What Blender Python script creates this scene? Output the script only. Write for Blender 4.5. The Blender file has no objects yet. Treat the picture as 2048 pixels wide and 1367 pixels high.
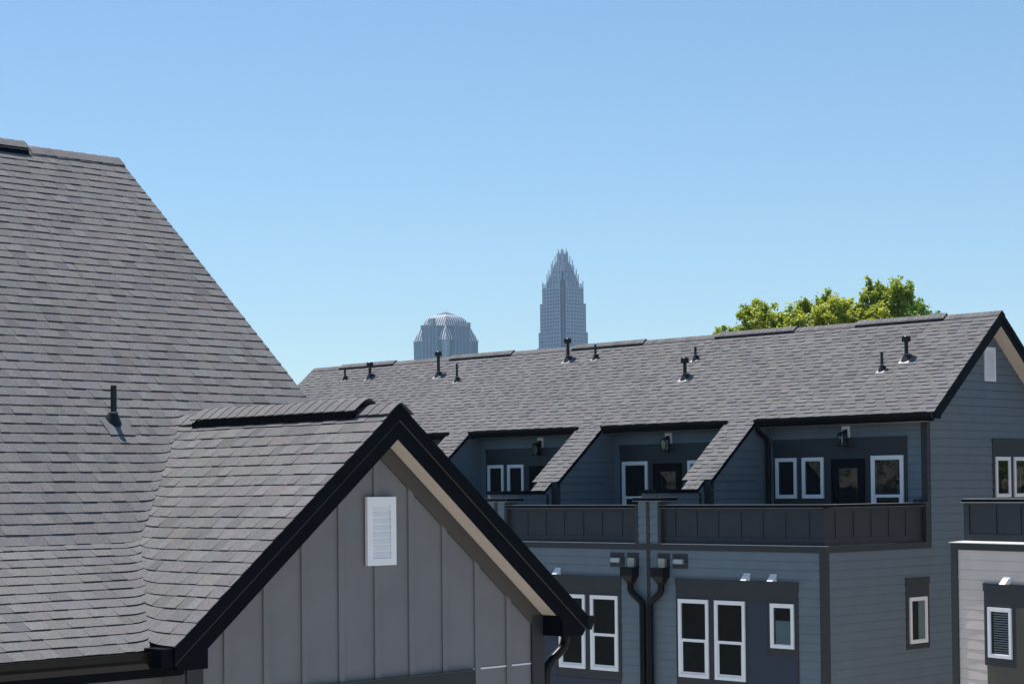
import bpy, math, random
from mathutils import Vector, Matrix
rnd = random.Random(7)
R = math.radians
C = bpy.context.scene.collection
H = 9.6                                  # eye height above the ground
sc = bpy.context.scene

# ------------------------------------------------------------------ materials
def nodes(name):
    m = bpy.data.materials.new(name); m.use_nodes = True
    nt = m.node_tree; b = nt.nodes['Principled BSDF']
    return m, nt, b

def L(nt, a, b): nt.links.new(a, b)

def paint(name, col, rough=.6, var=.10, scale=3.0, bump=0.0, bscale=180., spec=.35, metal=0.0, streak=0.0):
    """painted / coated surface: base colour with faint uneven wear and optional fine bump"""
    m, nt, b = nodes(name)
    N = nt.nodes.new
    tc = N('ShaderNodeTexCoord')
    mp = N('ShaderNodeMapping'); L(nt, tc.outputs['Object'], mp.inputs[0])
    if streak: mp.inputs['Scale'].default_value = (1, 1, streak)
    n1 = N('ShaderNodeTexNoise'); n1.inputs['Scale'].default_value = scale; n1.inputs['Detail'].default_value = 6
    L(nt, mp.outputs[0], n1.inputs['Vector'])
    mr = N('ShaderNodeMapRange'); mr.inputs[1].default_value = .3; mr.inputs[2].default_value = .7
    mr.inputs[3].default_value = 1 - var; mr.inputs[4].default_value = 1 + var
    L(nt, n1.outputs[0], mr.inputs[0])
    mul = N('ShaderNodeVectorMath'); mul.operation = 'SCALE'
    mul.inputs[0].default_value = col; L(nt, mr.outputs[0], mul.inputs['Scale'])
    L(nt, mul.outputs[0], b.inputs['Base Color'])
    b.inputs['Roughness'].default_value = rough
    b.inputs['Specular IOR Level'].default_value = spec
    b.inputs['Metallic'].default_value = metal
    if bump:
        n2 = N('ShaderNodeTexNoise'); n2.inputs['Scale'].default_value = bscale; n2.inputs['Detail'].default_value = 4
        L(nt, tc.outputs['Object'], n2.inputs['Vector'])
        bp = N('ShaderNodeBump'); bp.inputs['Strength'].default_value = bump; bp.inputs['Distance'].default_value = .004
        L(nt, n2.outputs[0], bp.inputs['Height']); L(nt, bp.outputs[0], b.inputs['Normal'])
    return m

def shingle_mat(name, col, grain=1.0):
    m, nt, b = nodes(name); N = nt.nodes.new
    at = N('ShaderNodeAttribute'); at.attribute_name = 'tone'
    tc = N('ShaderNodeTexCoord')
    n1 = N('ShaderNodeTexNoise'); n1.inputs['Scale'].default_value = 58; n1.inputs['Detail'].default_value = 6; n1.inputs['Roughness'].default_value = .85
    L(nt, tc.outputs['Object'], n1.inputs['Vector'])
    mr = N('ShaderNodeMapRange'); mr.inputs[1].default_value = .3; mr.inputs[2].default_value = .7
    mr.inputs[3].default_value = 1 - .34 * grain; mr.inputs[4].default_value = 1 + .34 * grain
    L(nt, n1.outputs[0], mr.inputs[0])
    n3 = N('ShaderNodeTexNoise'); n3.inputs['Scale'].default_value = .55; n3.inputs['Detail'].default_value = 4
    L(nt, tc.outputs['Object'], n3.inputs['Vector'])
    mr3 = N('ShaderNodeMapRange'); mr3.inputs[1].default_value = .3; mr3.inputs[2].default_value = .7
    mr3.inputs[3].default_value = .93; mr3.inputs[4].default_value = 1.07
    L(nt, n3.outputs[0], mr3.inputs[0])
    mm = N('ShaderNodeMath'); mm.operation = 'MULTIPLY'; L(nt, mr.outputs[0], mm.inputs[0]); L(nt, mr3.outputs[0], mm.inputs[1])
    v1 = N('ShaderNodeVectorMath'); v1.operation = 'MULTIPLY'; v1.inputs[0].default_value = col
    L(nt, at.outputs['Color'], v1.inputs[1])
    v2 = N('ShaderNodeVectorMath'); v2.operation = 'SCALE'; L(nt, v1.outputs[0], v2.inputs[0]); L(nt, mm.outputs[0], v2.inputs['Scale'])
    L(nt, v2.outputs[0], b.inputs['Base Color'])
    b.inputs['Roughness'].default_value = .95; b.inputs['Specular IOR Level'].default_value = .15
    bp = N('ShaderNodeBump'); bp.inputs['Strength'].default_value = .5; bp.inputs['Distance'].default_value = .003
    L(nt, n1.outputs[0], bp.inputs['Height']); L(nt, bp.outputs[0], b.inputs['Normal'])
    return m

def glass_mat(name, tint=(.76, .80, .80), rough=.02):
    """window glass: see-through and tinted, with mirror reflection growing at grazing angles"""
    m = bpy.data.materials.new(name); m.use_nodes = True; nt = m.node_tree; N = nt.nodes.new
    nt.nodes.remove(nt.nodes['Principled BSDF']); out = nt.nodes['Material Output']
    tr = N('ShaderNodeBsdfTransparent'); tr.inputs[0].default_value = (*tint, 1)
    gl = N('ShaderNodeBsdfGlossy'); gl.inputs['Roughness'].default_value = rough; gl.inputs[0].default_value = (.6, .62, .66, 1)
    fr = N('ShaderNodeFresnel'); fr.inputs[0].default_value = 1.52
    tc = N('ShaderNodeTexCoord'); n = N('ShaderNodeTexNoise'); n.inputs['Scale'].default_value = 1.6
    L(nt, tc.outputs['Object'], n.inputs['Vector'])
    bp = N('ShaderNodeBump'); bp.inputs['Strength'].default_value = .04; bp.inputs['Distance'].default_value = .05
    L(nt, n.outputs[0], bp.inputs['Height']); L(nt, bp.outputs[0], gl.inputs['Normal'])
    mx = N('ShaderNodeMixShader'); L(nt, fr.outputs[0], mx.inputs[0]); L(nt, tr.outputs[0], mx.inputs[1]); L(nt, gl.outputs[0], mx.inputs[2])
    L(nt, mx.outputs[0], out.inputs['Surface'])
    return m

def leaf_mat(name, c1, c2):
    m, nt, b = nodes(name); N = nt.nodes.new
    at = N('ShaderNodeAttribute'); at.attribute_name = 'tone'
    mx = N('ShaderNodeMix'); mx.data_type = 'RGBA'
    mx.inputs[6].default_value = (*c1, 1); mx.inputs[7].default_value = (*c2, 1)
    L(nt, at.outputs['Fac'], mx.inputs[0])
    L(nt, mx.outputs[2], b.inputs['Base Color'])
    b.inputs['Roughness'].default_value = .35; b.inputs['Specular IOR Level'].default_value = .6
    tl = N('ShaderNodeBsdfTranslucent'); L(nt, mx.outputs[2], tl.inputs[0])
    ms = N('ShaderNodeMixShader'); ms.inputs[0].default_value = .55
    out = nt.nodes['Material Output']
    L(nt, b.outputs[0], ms.inputs[1]); L(nt, tl.outputs[0], ms.inputs[2]); L(nt, ms.outputs[0], out.inputs['Surface'])
    return m

def ground_mat(name, c1, c2, scale):
    m, nt, b = nodes(name); N = nt.nodes.new
    tc = N('ShaderNodeTexCoord'); n = N('ShaderNodeTexNoise'); n.inputs['Scale'].default_value = scale; n.inputs['Detail'].default_value = 8
    L(nt, tc.outputs['Object'], n.inputs['Vector'])
    cr = N('ShaderNodeValToRGB'); cr.color_ramp.elements[0].position = .35; cr.color_ramp.elements[1].position = .65
    cr.color_ramp.elements[0].color = (*c1, 1); cr.color_ramp.elements[1].color = (*c2, 1)
    L(nt, n.outputs[0], cr.inputs[0]); L(nt, cr.outputs[0], b.inputs['Base Color'])
    b.inputs['Roughness'].default_value = .9
    return m

M = dict(
    shingle=shingle_mat('asphalt_shingle', (.162, .157, .159), 1.5),
    deck=paint('roof_deck', (.03, .03, .03), .9),
    slate=paint('slate_blue_siding_paint', (.135, .170, .196), .62, .06, 2.2, .15, 260),
    board=paint('grey_board_paint', (.180, .176, .180), .62, .06, 2.5, .35, 140),
    charcoal=paint('charcoal_trim_paint', (.030, .032, .035), .55, .08, 3, .1),
    rail=paint('dark_parapet_paint', (.024, .028, .034), .55, .10, 3, .1),
    black=paint('black_fascia_paint', (.0035, .005, .008), .55, .15, 4, spec=.06),
    metal_black=paint('black_aluminium', (.007, .007, .008), .4, .15, 5, spec=.15),
    gutter=paint('black_gutter_coating', (.008, .006, .005), .3, .15, 5, spec=.3),
    white=paint('white_vinyl', (.84, .83, .83), .4, .03, 5),
    soffit=paint('tan_soffit_paint', (.68, .58, .48), .6, .04, 3),
    frieze=paint('dark_frieze_paint', (.075, .07, .064), .6, .06, 3),
    beige=paint('pale_beige_siding_paint', (.63, .545, .49), .6, .05, 2.2, .15, 260),
    olive=paint('olive_panel_paint', (.085, .078, .058), .6, .06, 3),
    navy=paint('navy_panel_paint', (.026, .034, .058), .6, .06, 3),
    flash=paint('galvanised_flashing', (.72, .71, .68), .4, .08, 6, metal=.3),
    lead=paint('grey_metal_flashing', (.27, .27, .28), .55, .15, 9, metal=.2),
    dull=paint('weathered_flashing', (.13, .13, .135), .6, .15, 9),
    screen=paint('insect_screen', (.020, .017, .016), .8, .2, 60),
    rubber=paint('black_rubber', (.008, .008, .009), .5, .2, 9),
    pipe=paint('black_pipe_paint', (.010, .011, .012), .38, .3, 14),
    glass=glass_mat('window_glass'),
    lampglass=glass_mat('lantern_glass', (.85, .88, .88)),
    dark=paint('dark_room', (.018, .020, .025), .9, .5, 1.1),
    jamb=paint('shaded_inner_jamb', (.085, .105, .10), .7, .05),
    blind=paint('white_blind', (.8, .85, .86), .6, .03),
    frost=paint('pale_blue_shade_fabric', (.42, .54, .57), .5, .05),
    vent_steel=paint('brushed_vent_metal', (.45, .42, .38), .35, .1, 9, metal=.6),
    bulb=paint('white_bulb', (.8, .8, .78), .3, .02),
    leafdark=leaf_mat('dark_wood_leaf', (.02, .03, .012), (.045, .06, .02)),
    bark=paint('bark', (.07, .055, .04), .9, .3, 6, .5, 30),
    leaf=leaf_mat('leaf_yellow_green', (.24, .35, .05), (.62, .64, .09)),
    leaf2=leaf_mat('leaf_bright_green', (.12, .24, .035), (.32, .48, .06)),
    pier=paint('pale_stone_pier', (.47, .51, .60), .5, .06, .08),
    pierblue=paint('blue_grey_pier', (.24, .32, .43), .4, .06, .08),
    tglass=paint('tower_window_glass', (.028, .068, .13), .12, .3, .06, spec=.6),
    tglass2=paint('bay_window_glass', (.10, .19, .24), .08, .15, .06, spec=.7),
    rib=paint('white_roof_rib', (.75, .75, .76), .45, .05, .1),
    ribdark=paint('dark_roof_gap', (.03, .05, .09), .5, .1, .1),
    conc=paint('tower_stone', (.30, .29, .31), .6, .05, .1),
)

# ------------------------------------------------------------------ mesh builder
class MB:
    def __init__(s, T=None):
        s.v = []; s.f = []; s.m = []; s.t = []; s.T = T
    def poly(s, pts, m=0, tone=None):
        i = len(s.v)
        for p in pts:
            s.v.append(tuple(s.T(*p)) if s.T else tuple(p))
        s.f.append(tuple(range(i, i + len(pts)))); s.m.append(m); s.t.append(tone)
    def box(s, x0, x1, y0, y1, z0, z1, m=0, tone=None):
        if x0 > x1: x0, x1 = x1, x0
        if y0 > y1: y0, y1 = y1, y0
        if z0 > z1: z0, z1 = z1, z0
        P = [(x0,y0,z0),(x1,y0,z0),(x1,y1,z0),(x0,y1,z0),(x0,y0,z1),(x1,y0,z1),(x1,y1,z1),(x0,y1,z1)]
        s.hexa(P, m, tone)
    def hexa(s, P, m=0, tone=None):
        i = len(s.v)
        for p in P: s.v.append(tuple(s.T(*p)) if s.T else tuple(p))
        for f in ((3,2,1,0),(4,5,6,7),(0,1,5,4),(1,2,6,5),(2,3,7,6),(3,0,4,7)):
            s.f.append(tuple(i + k for k in f)); s.m.append(m); s.t.append(tone)
    def prism(s, pts, d, m=0, tone=None):
        q = [tuple(a + b for a, b in zip(p, d)) for p in pts]
        s.poly(pts[::-1], m, tone); s.poly(q, m, tone)
        n = len(pts)
        for k in range(n):
            s.poly([pts[k], pts[(k+1) % n], q[(k+1) % n], q[k]], m, tone)
    def tube(s, path, r, n=12, m=0, caps=True, sq=None):
        path = [Vector(p) for p in path]
        rings = []
        up0 = None
        for k, p in enumerate(path):
            a = path[max(0, k-1)]; b = path[min(len(path)-1, k+1)]
            t = (b - a).normalized()
            ref = Vector((0,0,1)) if abs(t.z) < .9 else Vector((0,1,0))
            if up0 is not None: ref = up0
            x = ref.cross(t)
            if x.length < 1e-4: x = Vector((1,0,0))
            x.normalize(); y = t.cross(x).normalized(); up0 = y
            rr = r[k] if isinstance(r, (list, tuple)) else r
            ring = []
            for j in range(n):
                an = 2*math.pi*j/n + (math.pi/4 if n == 4 else 0)
                ring.append(p + x*(rr*math.cos(an)) + y*(rr*math.sin(an)))
            rings.append(ring)
        for k in range(len(rings)-1):
            for j in range(n):
                s.poly([rings[k][j], rings[k][(j+1) % n], rings[k+1][(j+1) % n], rings[k+1][j]], m)
        if caps:
            s.poly(rings[0][::-1], m); s.poly(rings[-1], m)
    def build(s, name, mats, parent=None, smooth=False, weld=False, dz=0.0):
        me = bpy.data.meshes.new(name)
        v = s.v if not dz else [(a, b, c + dz) for a, b, c in s.v]
        me.from_pydata(v, [], s.f)
        mats = mats if isinstance(mats, (list, tuple)) else [mats]
        for m in mats: me.materials.append(m)
        me.polygons.foreach_set('material_index', s.m)
        if any(t is not None for t in s.t):
            ca = me.color_attributes.new('tone', 'FLOAT_COLOR', 'CORNER')
            data = []
            for p, t in zip(me.polygons, s.t):
                t = (1, 1, 1) if t is None else (t if isinstance(t, tuple) else (t, t, t))
                data += [*t, 1.0] * p.loop_total
            ca.data.foreach_set('color', data)
        if weld or smooth:
            import bmesh
            bm = bmesh.new(); bm.from_mesh(me); bmesh.ops.remove_doubles(bm, verts=bm.verts, dist=1e-5)
            bm.to_mesh(me); bm.free()
        if smooth:
            me.polygons.foreach_set('use_smooth', [True]*len(me.polygons))
            me.set_sharp_from_angle(angle=R(40))
        me.update()
        o = bpy.data.objects.new(name, me); C.objects.link(o)
        if parent: o.parent = parent
        return o

def thing(name, label, cat, loc, rz=0, group=None):
    o = bpy.data.objects.new(name, None); C.objects.link(o)
    o.location = loc; o.rotation_euler = (0, 0, rz); o['label'] = label; o['category'] = cat
    o.empty_display_size = .5
    if group: o['group'] = group
    return o

def clip(poly, a, b, c):
    """keep the part of a 2-D polygon where a*u+b*v+c >= 0"""
    out = []
    n = len(poly)
    for k in range(n):
        p, q = poly[k], poly[(k+1) % n]
        dp = a*p[0]+b*p[1]+c; dq = a*q[0]+b*q[1]+c
        if dp >= 0: out.append(p)
        if (dp > 0 and dq < 0) or (dp < 0 and dq > 0):
            t = dp/(dp-dq); out.append((p[0]+t*(q[0]-p[0]), p[1]+t*(q[1]-p[1])))
    return out

def laps(T, poly, e, phase=0., t=.015, gap=.005, wavy=False):
    """lap siding over a convex polygon given as (across, height); T maps (across, height, outward).
    Each board leans out to its lower edge; an added gap under the next lip makes the course line read dark."""
    mb = MB(T)
    z0 = min(p[1] for p in poly); z1 = max(p[1] for p in poly)
    k = math.floor((z0-phase)/e)
    while phase + k*e < z1:
        a = phase + k*e; b = a + e
        q = clip(clip(poly, 0, 1, -a), 0, -1, b-gap)  # gap added to darken the course line where lip shade is faint
        k += 1
        if len(q) < 3: continue
        u_lo, u_hi = min(p[0] for p in q), max(p[0] for p in q)
        cuts = [u_lo, u_hi]
        if wavy:
            n = int((u_hi-u_lo)/.06); cuts = [u_lo+(u_hi-u_lo)*i/n for i in range(n+1)]
        f1, f2, ph = rnd.uniform(2.2, 4.2), rnd.uniform(6, 9), rnd.uniform(0, 6.28)
        tk = t*rnd.uniform(.8, 1.2)
        def th(u): return tk*(1+(.42*math.sin(f1*u+ph)+.25*math.sin(f2*u+2*ph) if wavy else 0))
        def h(p): return th(p[0])*(1-(p[1]-a)/e) + .001
        for c0, c1 in zip(cuts[:-1], cuts[1:]):
            r = q if not wavy else clip(clip(q, 1, 0, -c0), -1, 0, c1)
            if len(r) < 3: continue
            mb.poly([(p[0], p[1], h(p)) for p in r])
            lo = [p for p in r if abs(p[1]-a) < 1e-6]
            if len(lo) >= 2:
                u0 = min(p[0] for p in lo); u1 = max(p[0] for p in lo)
                mb.poly([(u0, a+.004, -.012), (u1, a+.004, -.012), (u1, a, th(u1)+.001), (u0, a, th(u0)+.001)])
    return mb

TONES = [(1,1,1)]*6 + [(.84,.84,.85)]*3 + [(1.12,1.12,1.12)]*3 + [(.96,.965,.985)]*2 + [(1.01,1.0,.96)]*3 + [(.74,.75,.77)]
def tone(contrast=1.0):
    t = rnd.choice(TONES); k = rnd.uniform(.97, 1.03)
    return tuple((1+(c-1)*contrast)*k for c in t)

def shingles(mb, to3d, u0, u1, s0, s1, clips=(), E=.143, contrast=.7, fine=None, tb=(.0105, .0065), wav=.003, wmin=.09, wmax=.25):
    """laminated shingle courses: every course a row of thick and thin tabs whose lower edges stand proud"""
    j = 0; s = s0
    while s < s1 - 1e-4:
        sb = min(s+E, s1)
        u = u0 - rnd.uniform(0, wmax); hi = rnd.random() < .5
        ph = rnd.uniform(0, 6.28); fr = rnd.uniform(.7, 1.6)
        while u < u1:
            w = rnd.uniform(wmin, wmax); ua = max(u, u0); ub = min(u+w, u1)
            u += w; hi = not hi
            if ub-ua < .004: continue
            h = tb[0] if hi else tb[1]
            h *= rnd.uniform(.85, 1.15)
            tn = tone(contrast)
            if not hi: tn = tuple(c*rnd.uniform(.93, 1.0) for c in tn)
            jit = rnd.uniform(-.003, .003)
            cuts = [ua, ub]
            if fine and fine(.5*(ua+ub), s):
                n = max(1, int((ub-ua)/.03)); cuts = [ua+(ub-ua)*i/n for i in range(n+1)]
            for a, b in zip(cuts[:-1], cuts[1:]):
                wa = wav*math.sin(fr*a*3+ph)+jit; wb = wav*math.sin(fr*b*3+ph)+jit
                q = [(a, s+wa), (b, s+wb), (b, sb+.004), (a, sb+.004)]
                for cl in clips:
                    q = clip(q, *cl)
                    if len(q) < 3: break
                if len(q) < 3: continue
                H_ = [h*(1-(p[1]-s)/(E))+.002 for p in q]
                top = [to3d(p[0], p[1], hh) for p, hh in zip(q, H_)]
                mb.poly(top, 0, tn)
                nq = len(q)
                for i in range(nq):
                    p, r = q[i], q[(i+1) % nq]
                    if p[1] > s+E*.9 and r[1] > s+E*.9: continue
                    if fine and len(cuts) > 2 and abs(p[0]-r[0]) < 1e-6 and ua+1e-5 < p[0] < ub-1e-5: continue
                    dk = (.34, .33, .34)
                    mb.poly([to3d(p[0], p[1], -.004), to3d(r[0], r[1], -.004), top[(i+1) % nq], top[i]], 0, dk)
        s += E; j += 1
    return mb

def ridge_caps(mb, pt, n0, n1, slope, half=.145, E=.143, rise=lambda u: 0, contrast=.6, bend=.014, seg=8):
    """bent cap shingles along a ridge: pt(u) gives the ridge point, side axis is horizontal"""
    L_ = abs(n1-n0); n = int(L_/E); e = L_/n; d = 1 if n1 > n0 else -1
    for k in range(n):
        ua = n0 + d*e*k; ub = ua + d*(e+.01)
        tn = tone(contrast); lift = .004
        ra, rb = rise(ua), rise(ub)
        rows = []
        for u, up, r_ in ((ua, .002, ra), (ub, .009, rb)):
            row = []
            for i in range(seg+1):
                x = -half + 2*half*i/seg
                drop = slope*(math.sqrt(x*x+bend**2)-bend)
                row.append(pt(u, x, -drop + .008 + up + r_))
            rows.append(row)
        for i in range(seg):
            mb.poly([rows[0][i], rows[0][i+1], rows[1][i+1], rows[1][i]], 0, tn)
            a, b = rows[1][i], rows[1][i+1]
            mb.poly([a, b, (b[0], b[1], b[2]-.009), (a[0], a[1], a[2]-.009)], 0, tuple(c*.6 for c in tn))
        for i in (0, seg):
            a, b = rows[0][i], rows[1][i]
            mb.poly([a, b, (b[0], b[1], b[2]-.009), (a[0], a[1], a[2]-.009)], 0, tuple(c*.6 for c in tn))

# wall frames: (across to the right seen from outside, height, outward)
def wall_negx(x, yl): return lambda a, b, c: (x - c, yl - a, b + H)      # faces -x
def wall_negy(y, xl): return lambda a, b, c: (xl + a, y - c, b + H)      # faces -y

def window(parent, T, a0, a1, b0, b1, kind='fixed', fw=.062, out=.022, proud=.036, fill=None):
    """white vinyl window standing on a trim panel: frame (with its meeting rail) > pane, inner backing, blind"""
    f = MB(T); z0, z1 = out, out+proud
    f.box(a0, a0+fw, b0, b1, z0, z1); f.box(a1-fw, a1, b0, b1, z0, z1)
    f.box(a0+fw, a1-fw, b0, b0+fw, z0, z1); f.box(a0+fw, a1-fw, b1-fw, b1, z0, z1)
    g = .014                                                         # inner sash step
    i0, i1, j0, j1 = a0+fw, a1-fw, b0+fw, b1-fw
    zs = out+proud*.55
    f.box(i0, i0+g, j0, j1, z0, zs); f.box(i1-g, i1, j0, j1, z0, zs)
    f.box(i0+g, i1-g, j0, j0+g, z0, zs); f.box(i0+g, i1-g, j1-g, j1, z0, zs)
    if kind == 'hung':
        bm_ = b0+(b1-b0)*.475
        f.box(i0, i1, bm_-.032, bm_+.032, z0, z1-.006)
        f.box(i0+g, i0+g+.03, j0+g, bm_-.032, z0, zs-.006); f.box(i1-g-.03, i1-g, j0+g, bm_-.032, z0, zs-.006)
        f.box(i0+g+.03, i1-g-.03, j0+g, j0+g+.035, z0, zs-.006)
    o = f.build('window', M['white'], parent)
    if kind == 'hung':
        q_ = MB(T); q_.poly([(i0+g+.03, j0+.03, zs-.010), (i1-g-.03, j0+.03, zs-.010), (i1-g-.03, bm_-.03, zs-.010), (i0+g+.03, bm_-.03, zs-.010)])
        q_.build('insect_screen', M['screen'], o)
    p = MB(T); p.poly([(i0, j0, out+.012), (i1, j0, out+.012), (i1, j1, out+.012), (i0, j1, out+.012)])
    p.build('pane', M['glass'], o)
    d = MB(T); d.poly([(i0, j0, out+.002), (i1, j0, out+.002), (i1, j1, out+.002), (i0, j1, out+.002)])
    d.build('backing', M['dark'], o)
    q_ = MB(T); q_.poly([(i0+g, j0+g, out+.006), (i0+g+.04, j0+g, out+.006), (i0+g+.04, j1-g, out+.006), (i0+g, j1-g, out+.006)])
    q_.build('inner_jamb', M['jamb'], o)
    if fill == 'blind':
        s = MB(T); y = j0+.03
        while y < j1-.02:
            s.hexa([(i0+.075, y, out+.004), (i1-.02, y, out+.004), (i1-.02, y+.005, out+.009), (i0+.075, y+.005, out+.009),
                    (i0+.075, y+.02, out+.004), (i1-.02, y+.02, out+.004), (i1-.02, y+.022, out+.009), (i0+.075, y+.022, out+.009)])
            y += .045
        s.build('blind', M['blind'], o)
    if fill == 'shade':
        s = MB(T); s.box(i0+.05, i1, j0, j0+(j1-j0)*.64, out+.003, out+.006)
        s.build('shade', M['frost'], o)
    if fill == 'curtain':
        s = MB(T); s.box(i0+(i1-i0)*.52, i1-.02, j0, j1, out+.003, out+.006)
        s.build('curtain', M['frost'], o)
    return o

def louvre_vent(parent, T, a0, a1, b0, b1, fw=.07, out=.0, proud=.045, n=8):
    f = MB(T)
    f.box(a0, a0+fw, b0, b1, out, out+proud); f.box(a1-fw, a1, b0, b1, out, out+proud)
    f.box(a0+fw, a1-fw, b0, b0+fw, out, out+proud); f.box(a0+fw, a1-fw, b1-fw*1.1, b1, out, out+proud)
    o = f.build('gable_vent', M['white'], parent)
    s = MB(T); h = (b1-b0-2.1*fw)/n
    for k in range(n):
        y = b0+fw+h*k
        s.hexa([(a0+fw, y, out+proud-.012), (a1-fw, y, out+proud-.012), (a1-fw, y+.006, out+proud-.006), (a0+fw, y+.006, out+proud-.006),
                (a0+fw, y+h*.98, out+.004), (a1-fw, y+h*.98, out+.004), (a1-fw, y+h*1.0, out+.012), (a0+fw, y+h*1.0, out+.012)])
    s.build('louvre', M['white'], o)
    return o

def vent_pipe(parent, x, y, z, r, h, cap, slope_dir, slope, plate=.17, flare=1.0):
    """plumbing pipe through a roof: pipe > rubber boot, metal flashing, rain cap.  slope_dir: unit (x,y) up the slope"""
    m = MB(); m.tube([(x, y, z-.05+H), (x, y, z+h+H)], r, 14)
    o = m.build('vent_pipe', M['pipe'], parent, smooth=True)
    b = MB(); n = 18; sx, sy = slope_dir
    rb, rt = r*2.35*flare, r*1.25
    low = []; top = []
    for k in range(n):
        an = 2*math.pi*k/n; cx, cy = math.cos(an), math.sin(an)
        low.append((x+cx*rb, y+cy*rb, z+slope*(cx*sx+cy*sy)*rb+.012+H))
        top.append((x+cx*rt, y+cy*rt, z+.085*flare+slope*.35*(cx*sx+cy*sy)*rt+H))
    for k in range(n):
        b.poly([low[k], low[(k+1) % n], top[(k+1) % n], top[k]])
    b.poly(top)
    b.build('boot', M['rubber'], o, smooth=True)
    c = MB(); c.tube([(x, y, z+.078*flare+H), (x, y, z+.092*flare+H)], rt*1.12, 16)
    c.build('collar', M['lead'], o, smooth=True)
    fl = MB(); px, py = -sy, sx; q = []
    for a, s_ in ((-plate, -plate*1.15), (plate, -plate*1.15), (plate, plate*.1), (-plate, plate*.1)):
        q.append((x+px*a+sx*s_, y+py*a+sy*s_, z+slope*s_+.016+H))
    fl.prism(q, (0, 0, .004)); fl.build('flashing', M['lead'] if cap or plate < .14 else M['dull'], o)
    if cap:
        cp = MB(); rc = r*1.85
        cp.tube([(x, y, z+h-.09+H), (x, y, z+h-.075+H), (x, y, z+h+.035+H), (x, y, z+h+.055+H)], [r*1.2, rc, rc, rc*.7], 16)
        for k in range(8):
            an = 2*math.pi*k/8
            cp.box(x+rc*math.cos(an)-.012, x+rc*math.cos(an)+.012, y+rc*math.sin(an)-.012, y+rc*math.sin(an)+.012, z+h-.08+H, z+h+.045+H)
        cp.build('rain_cap', M['pipe'], o)
    return o

def gutter(mb, p0, p1, out, size=.125, m=0):
    """K-style gutter from p0 to p1 (its back top edge), out = unit outward (x,y)"""
    prof = [(0, 0), (0, -size), (size*.55, -size), (size*.72, -size*.62), (size*.98, -size*.38), (size*1.0, -size*.05), (size*1.0, .006), (size*.9, .006),
            (size*.9, -.008), (size*.93, -.012), (size*.92, -size*.34), (size*.66, -size*.58), (size*.5, -size*.94), (.006, -size*.94), (.006, 0)]
    A = [(p0[0]+out[0]*a, p0[1]+out[1]*a, p0[2]+b+H) for a, b in prof]
    B = [(p1[0]+out[0]*a, p1[1]+out[1]*a, p1[2]+b+H) for a, b in prof]
    n = len(prof)
    for k in range(n):
        mb.poly([A[k], A[(k+1) % n], B[(k+1) % n], B[k]], m)
    for P in (A, B):
        mb.poly([P[0], P[1], P[2], P[3], P[4], P[5], P[6]] if P is A else [P[6], P[5], P[4], P[3], P[2], P[1], P[0]], m)

# =================================================================== NEAR HOUSE
XA, YA = 11.09, 12.965
houseA = thing('house', 'grey board and batten house with front gable and big shingle roof, nearest building', 'house', (0, YA, 0))
SG = .833                                       # gable slope
ZG = .77                                        # gable ridge height
def GL(x): return ZG - SG*abs(x-XA)
YB0, ZB0 = 1.583, -.437                         # pitch break of the main roof
SU, SLW = .8435, .51
YR = 6.98; ZR = ZB0+SU*(YR-YB0)
def Mup(y): return ZB0+SU*(y-YB0)
def Mlo(y): return ZB0+SLW*(y-YB0)
XL, XRK = 3.0, 12.93                            # main roof, left end and right rake
K = .035
def soft(d): 
    d /= K
    return K*(math.log1p(math.exp(-abs(d))) + max(d, 0)) if d > -30 else 0
cu, su = 1/math.hypot(1, SU), SU/math.hypot(1, SU)
cl_, sl_ = 1/math.hypot(1, SLW), SLW/math.hypot(1, SLW)
cg, sg = 1/math.hypot(1, SG), SG/math.hypot(1, SG)

def main_up(u, s, h):
    y = YB0+s*cu; z = Mup(y)
    return (u, y-h*su, z+.018*math.exp(-max(0, z-GL(u))/.03)+h*cu+H)
def main_lo(u, s, h):
    y = -.03+s*cl_; z = Mlo(y)
    return (u, y-h*sl_, z+soft(GL(u)-z)+h*cl_+H)
def gab_l(u, s, h):                             # u runs along y, s up the slope from the left eave
    x = XA-2.385+s*cg; z = GL(x); zm = max(Mup(u), Mlo(u))
    return (x-h*sg, u, z+soft(zm-z-.012*sm((u-YB0+.15)/.3))*(1-.25*sm((u-YB0+.15)/.3))+h*cg+H)
def gab_r(u, s, h):
    x = XA+2.385-s*cg; z = GL(x)
    return (x+h*sg, u, z+h*cg+H)
def sm(t): t = min(1, max(0, t)); return t*t*(3-2*t)
mb = MB()
s_up = (YR-YB0)/cu; s_lo = (YB0+.03)/cl_
# clip line on the left half: main roof above the gable plane  (Mup(y(s)) - GL(u) >= 0)
def cl_up(sgn):   # a*u+b*s+c
    return (-SG*sgn, SU*cu, ZB0-(ZG-SG*sgn*XA)) if sgn > 0 else (SG, SU*cu, ZB0-(ZG+SG*XA))
nearU = lambda u, s: abs(GL(u)-Mup(YB0+s*cu)) < .25
nearL = lambda u, s: abs(GL(u)-Mlo(-.03+s*cl_)) < .25
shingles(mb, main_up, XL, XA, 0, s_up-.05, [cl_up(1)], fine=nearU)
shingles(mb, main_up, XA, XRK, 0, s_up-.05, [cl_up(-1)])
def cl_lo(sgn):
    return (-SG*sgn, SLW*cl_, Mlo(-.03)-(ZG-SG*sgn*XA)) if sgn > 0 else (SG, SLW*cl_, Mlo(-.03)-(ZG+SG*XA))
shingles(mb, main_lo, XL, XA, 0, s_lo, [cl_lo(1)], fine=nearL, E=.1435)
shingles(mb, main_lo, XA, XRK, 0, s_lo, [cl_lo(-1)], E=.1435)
roofA = mb.build('roof', M['shingle'], houseA)
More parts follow.
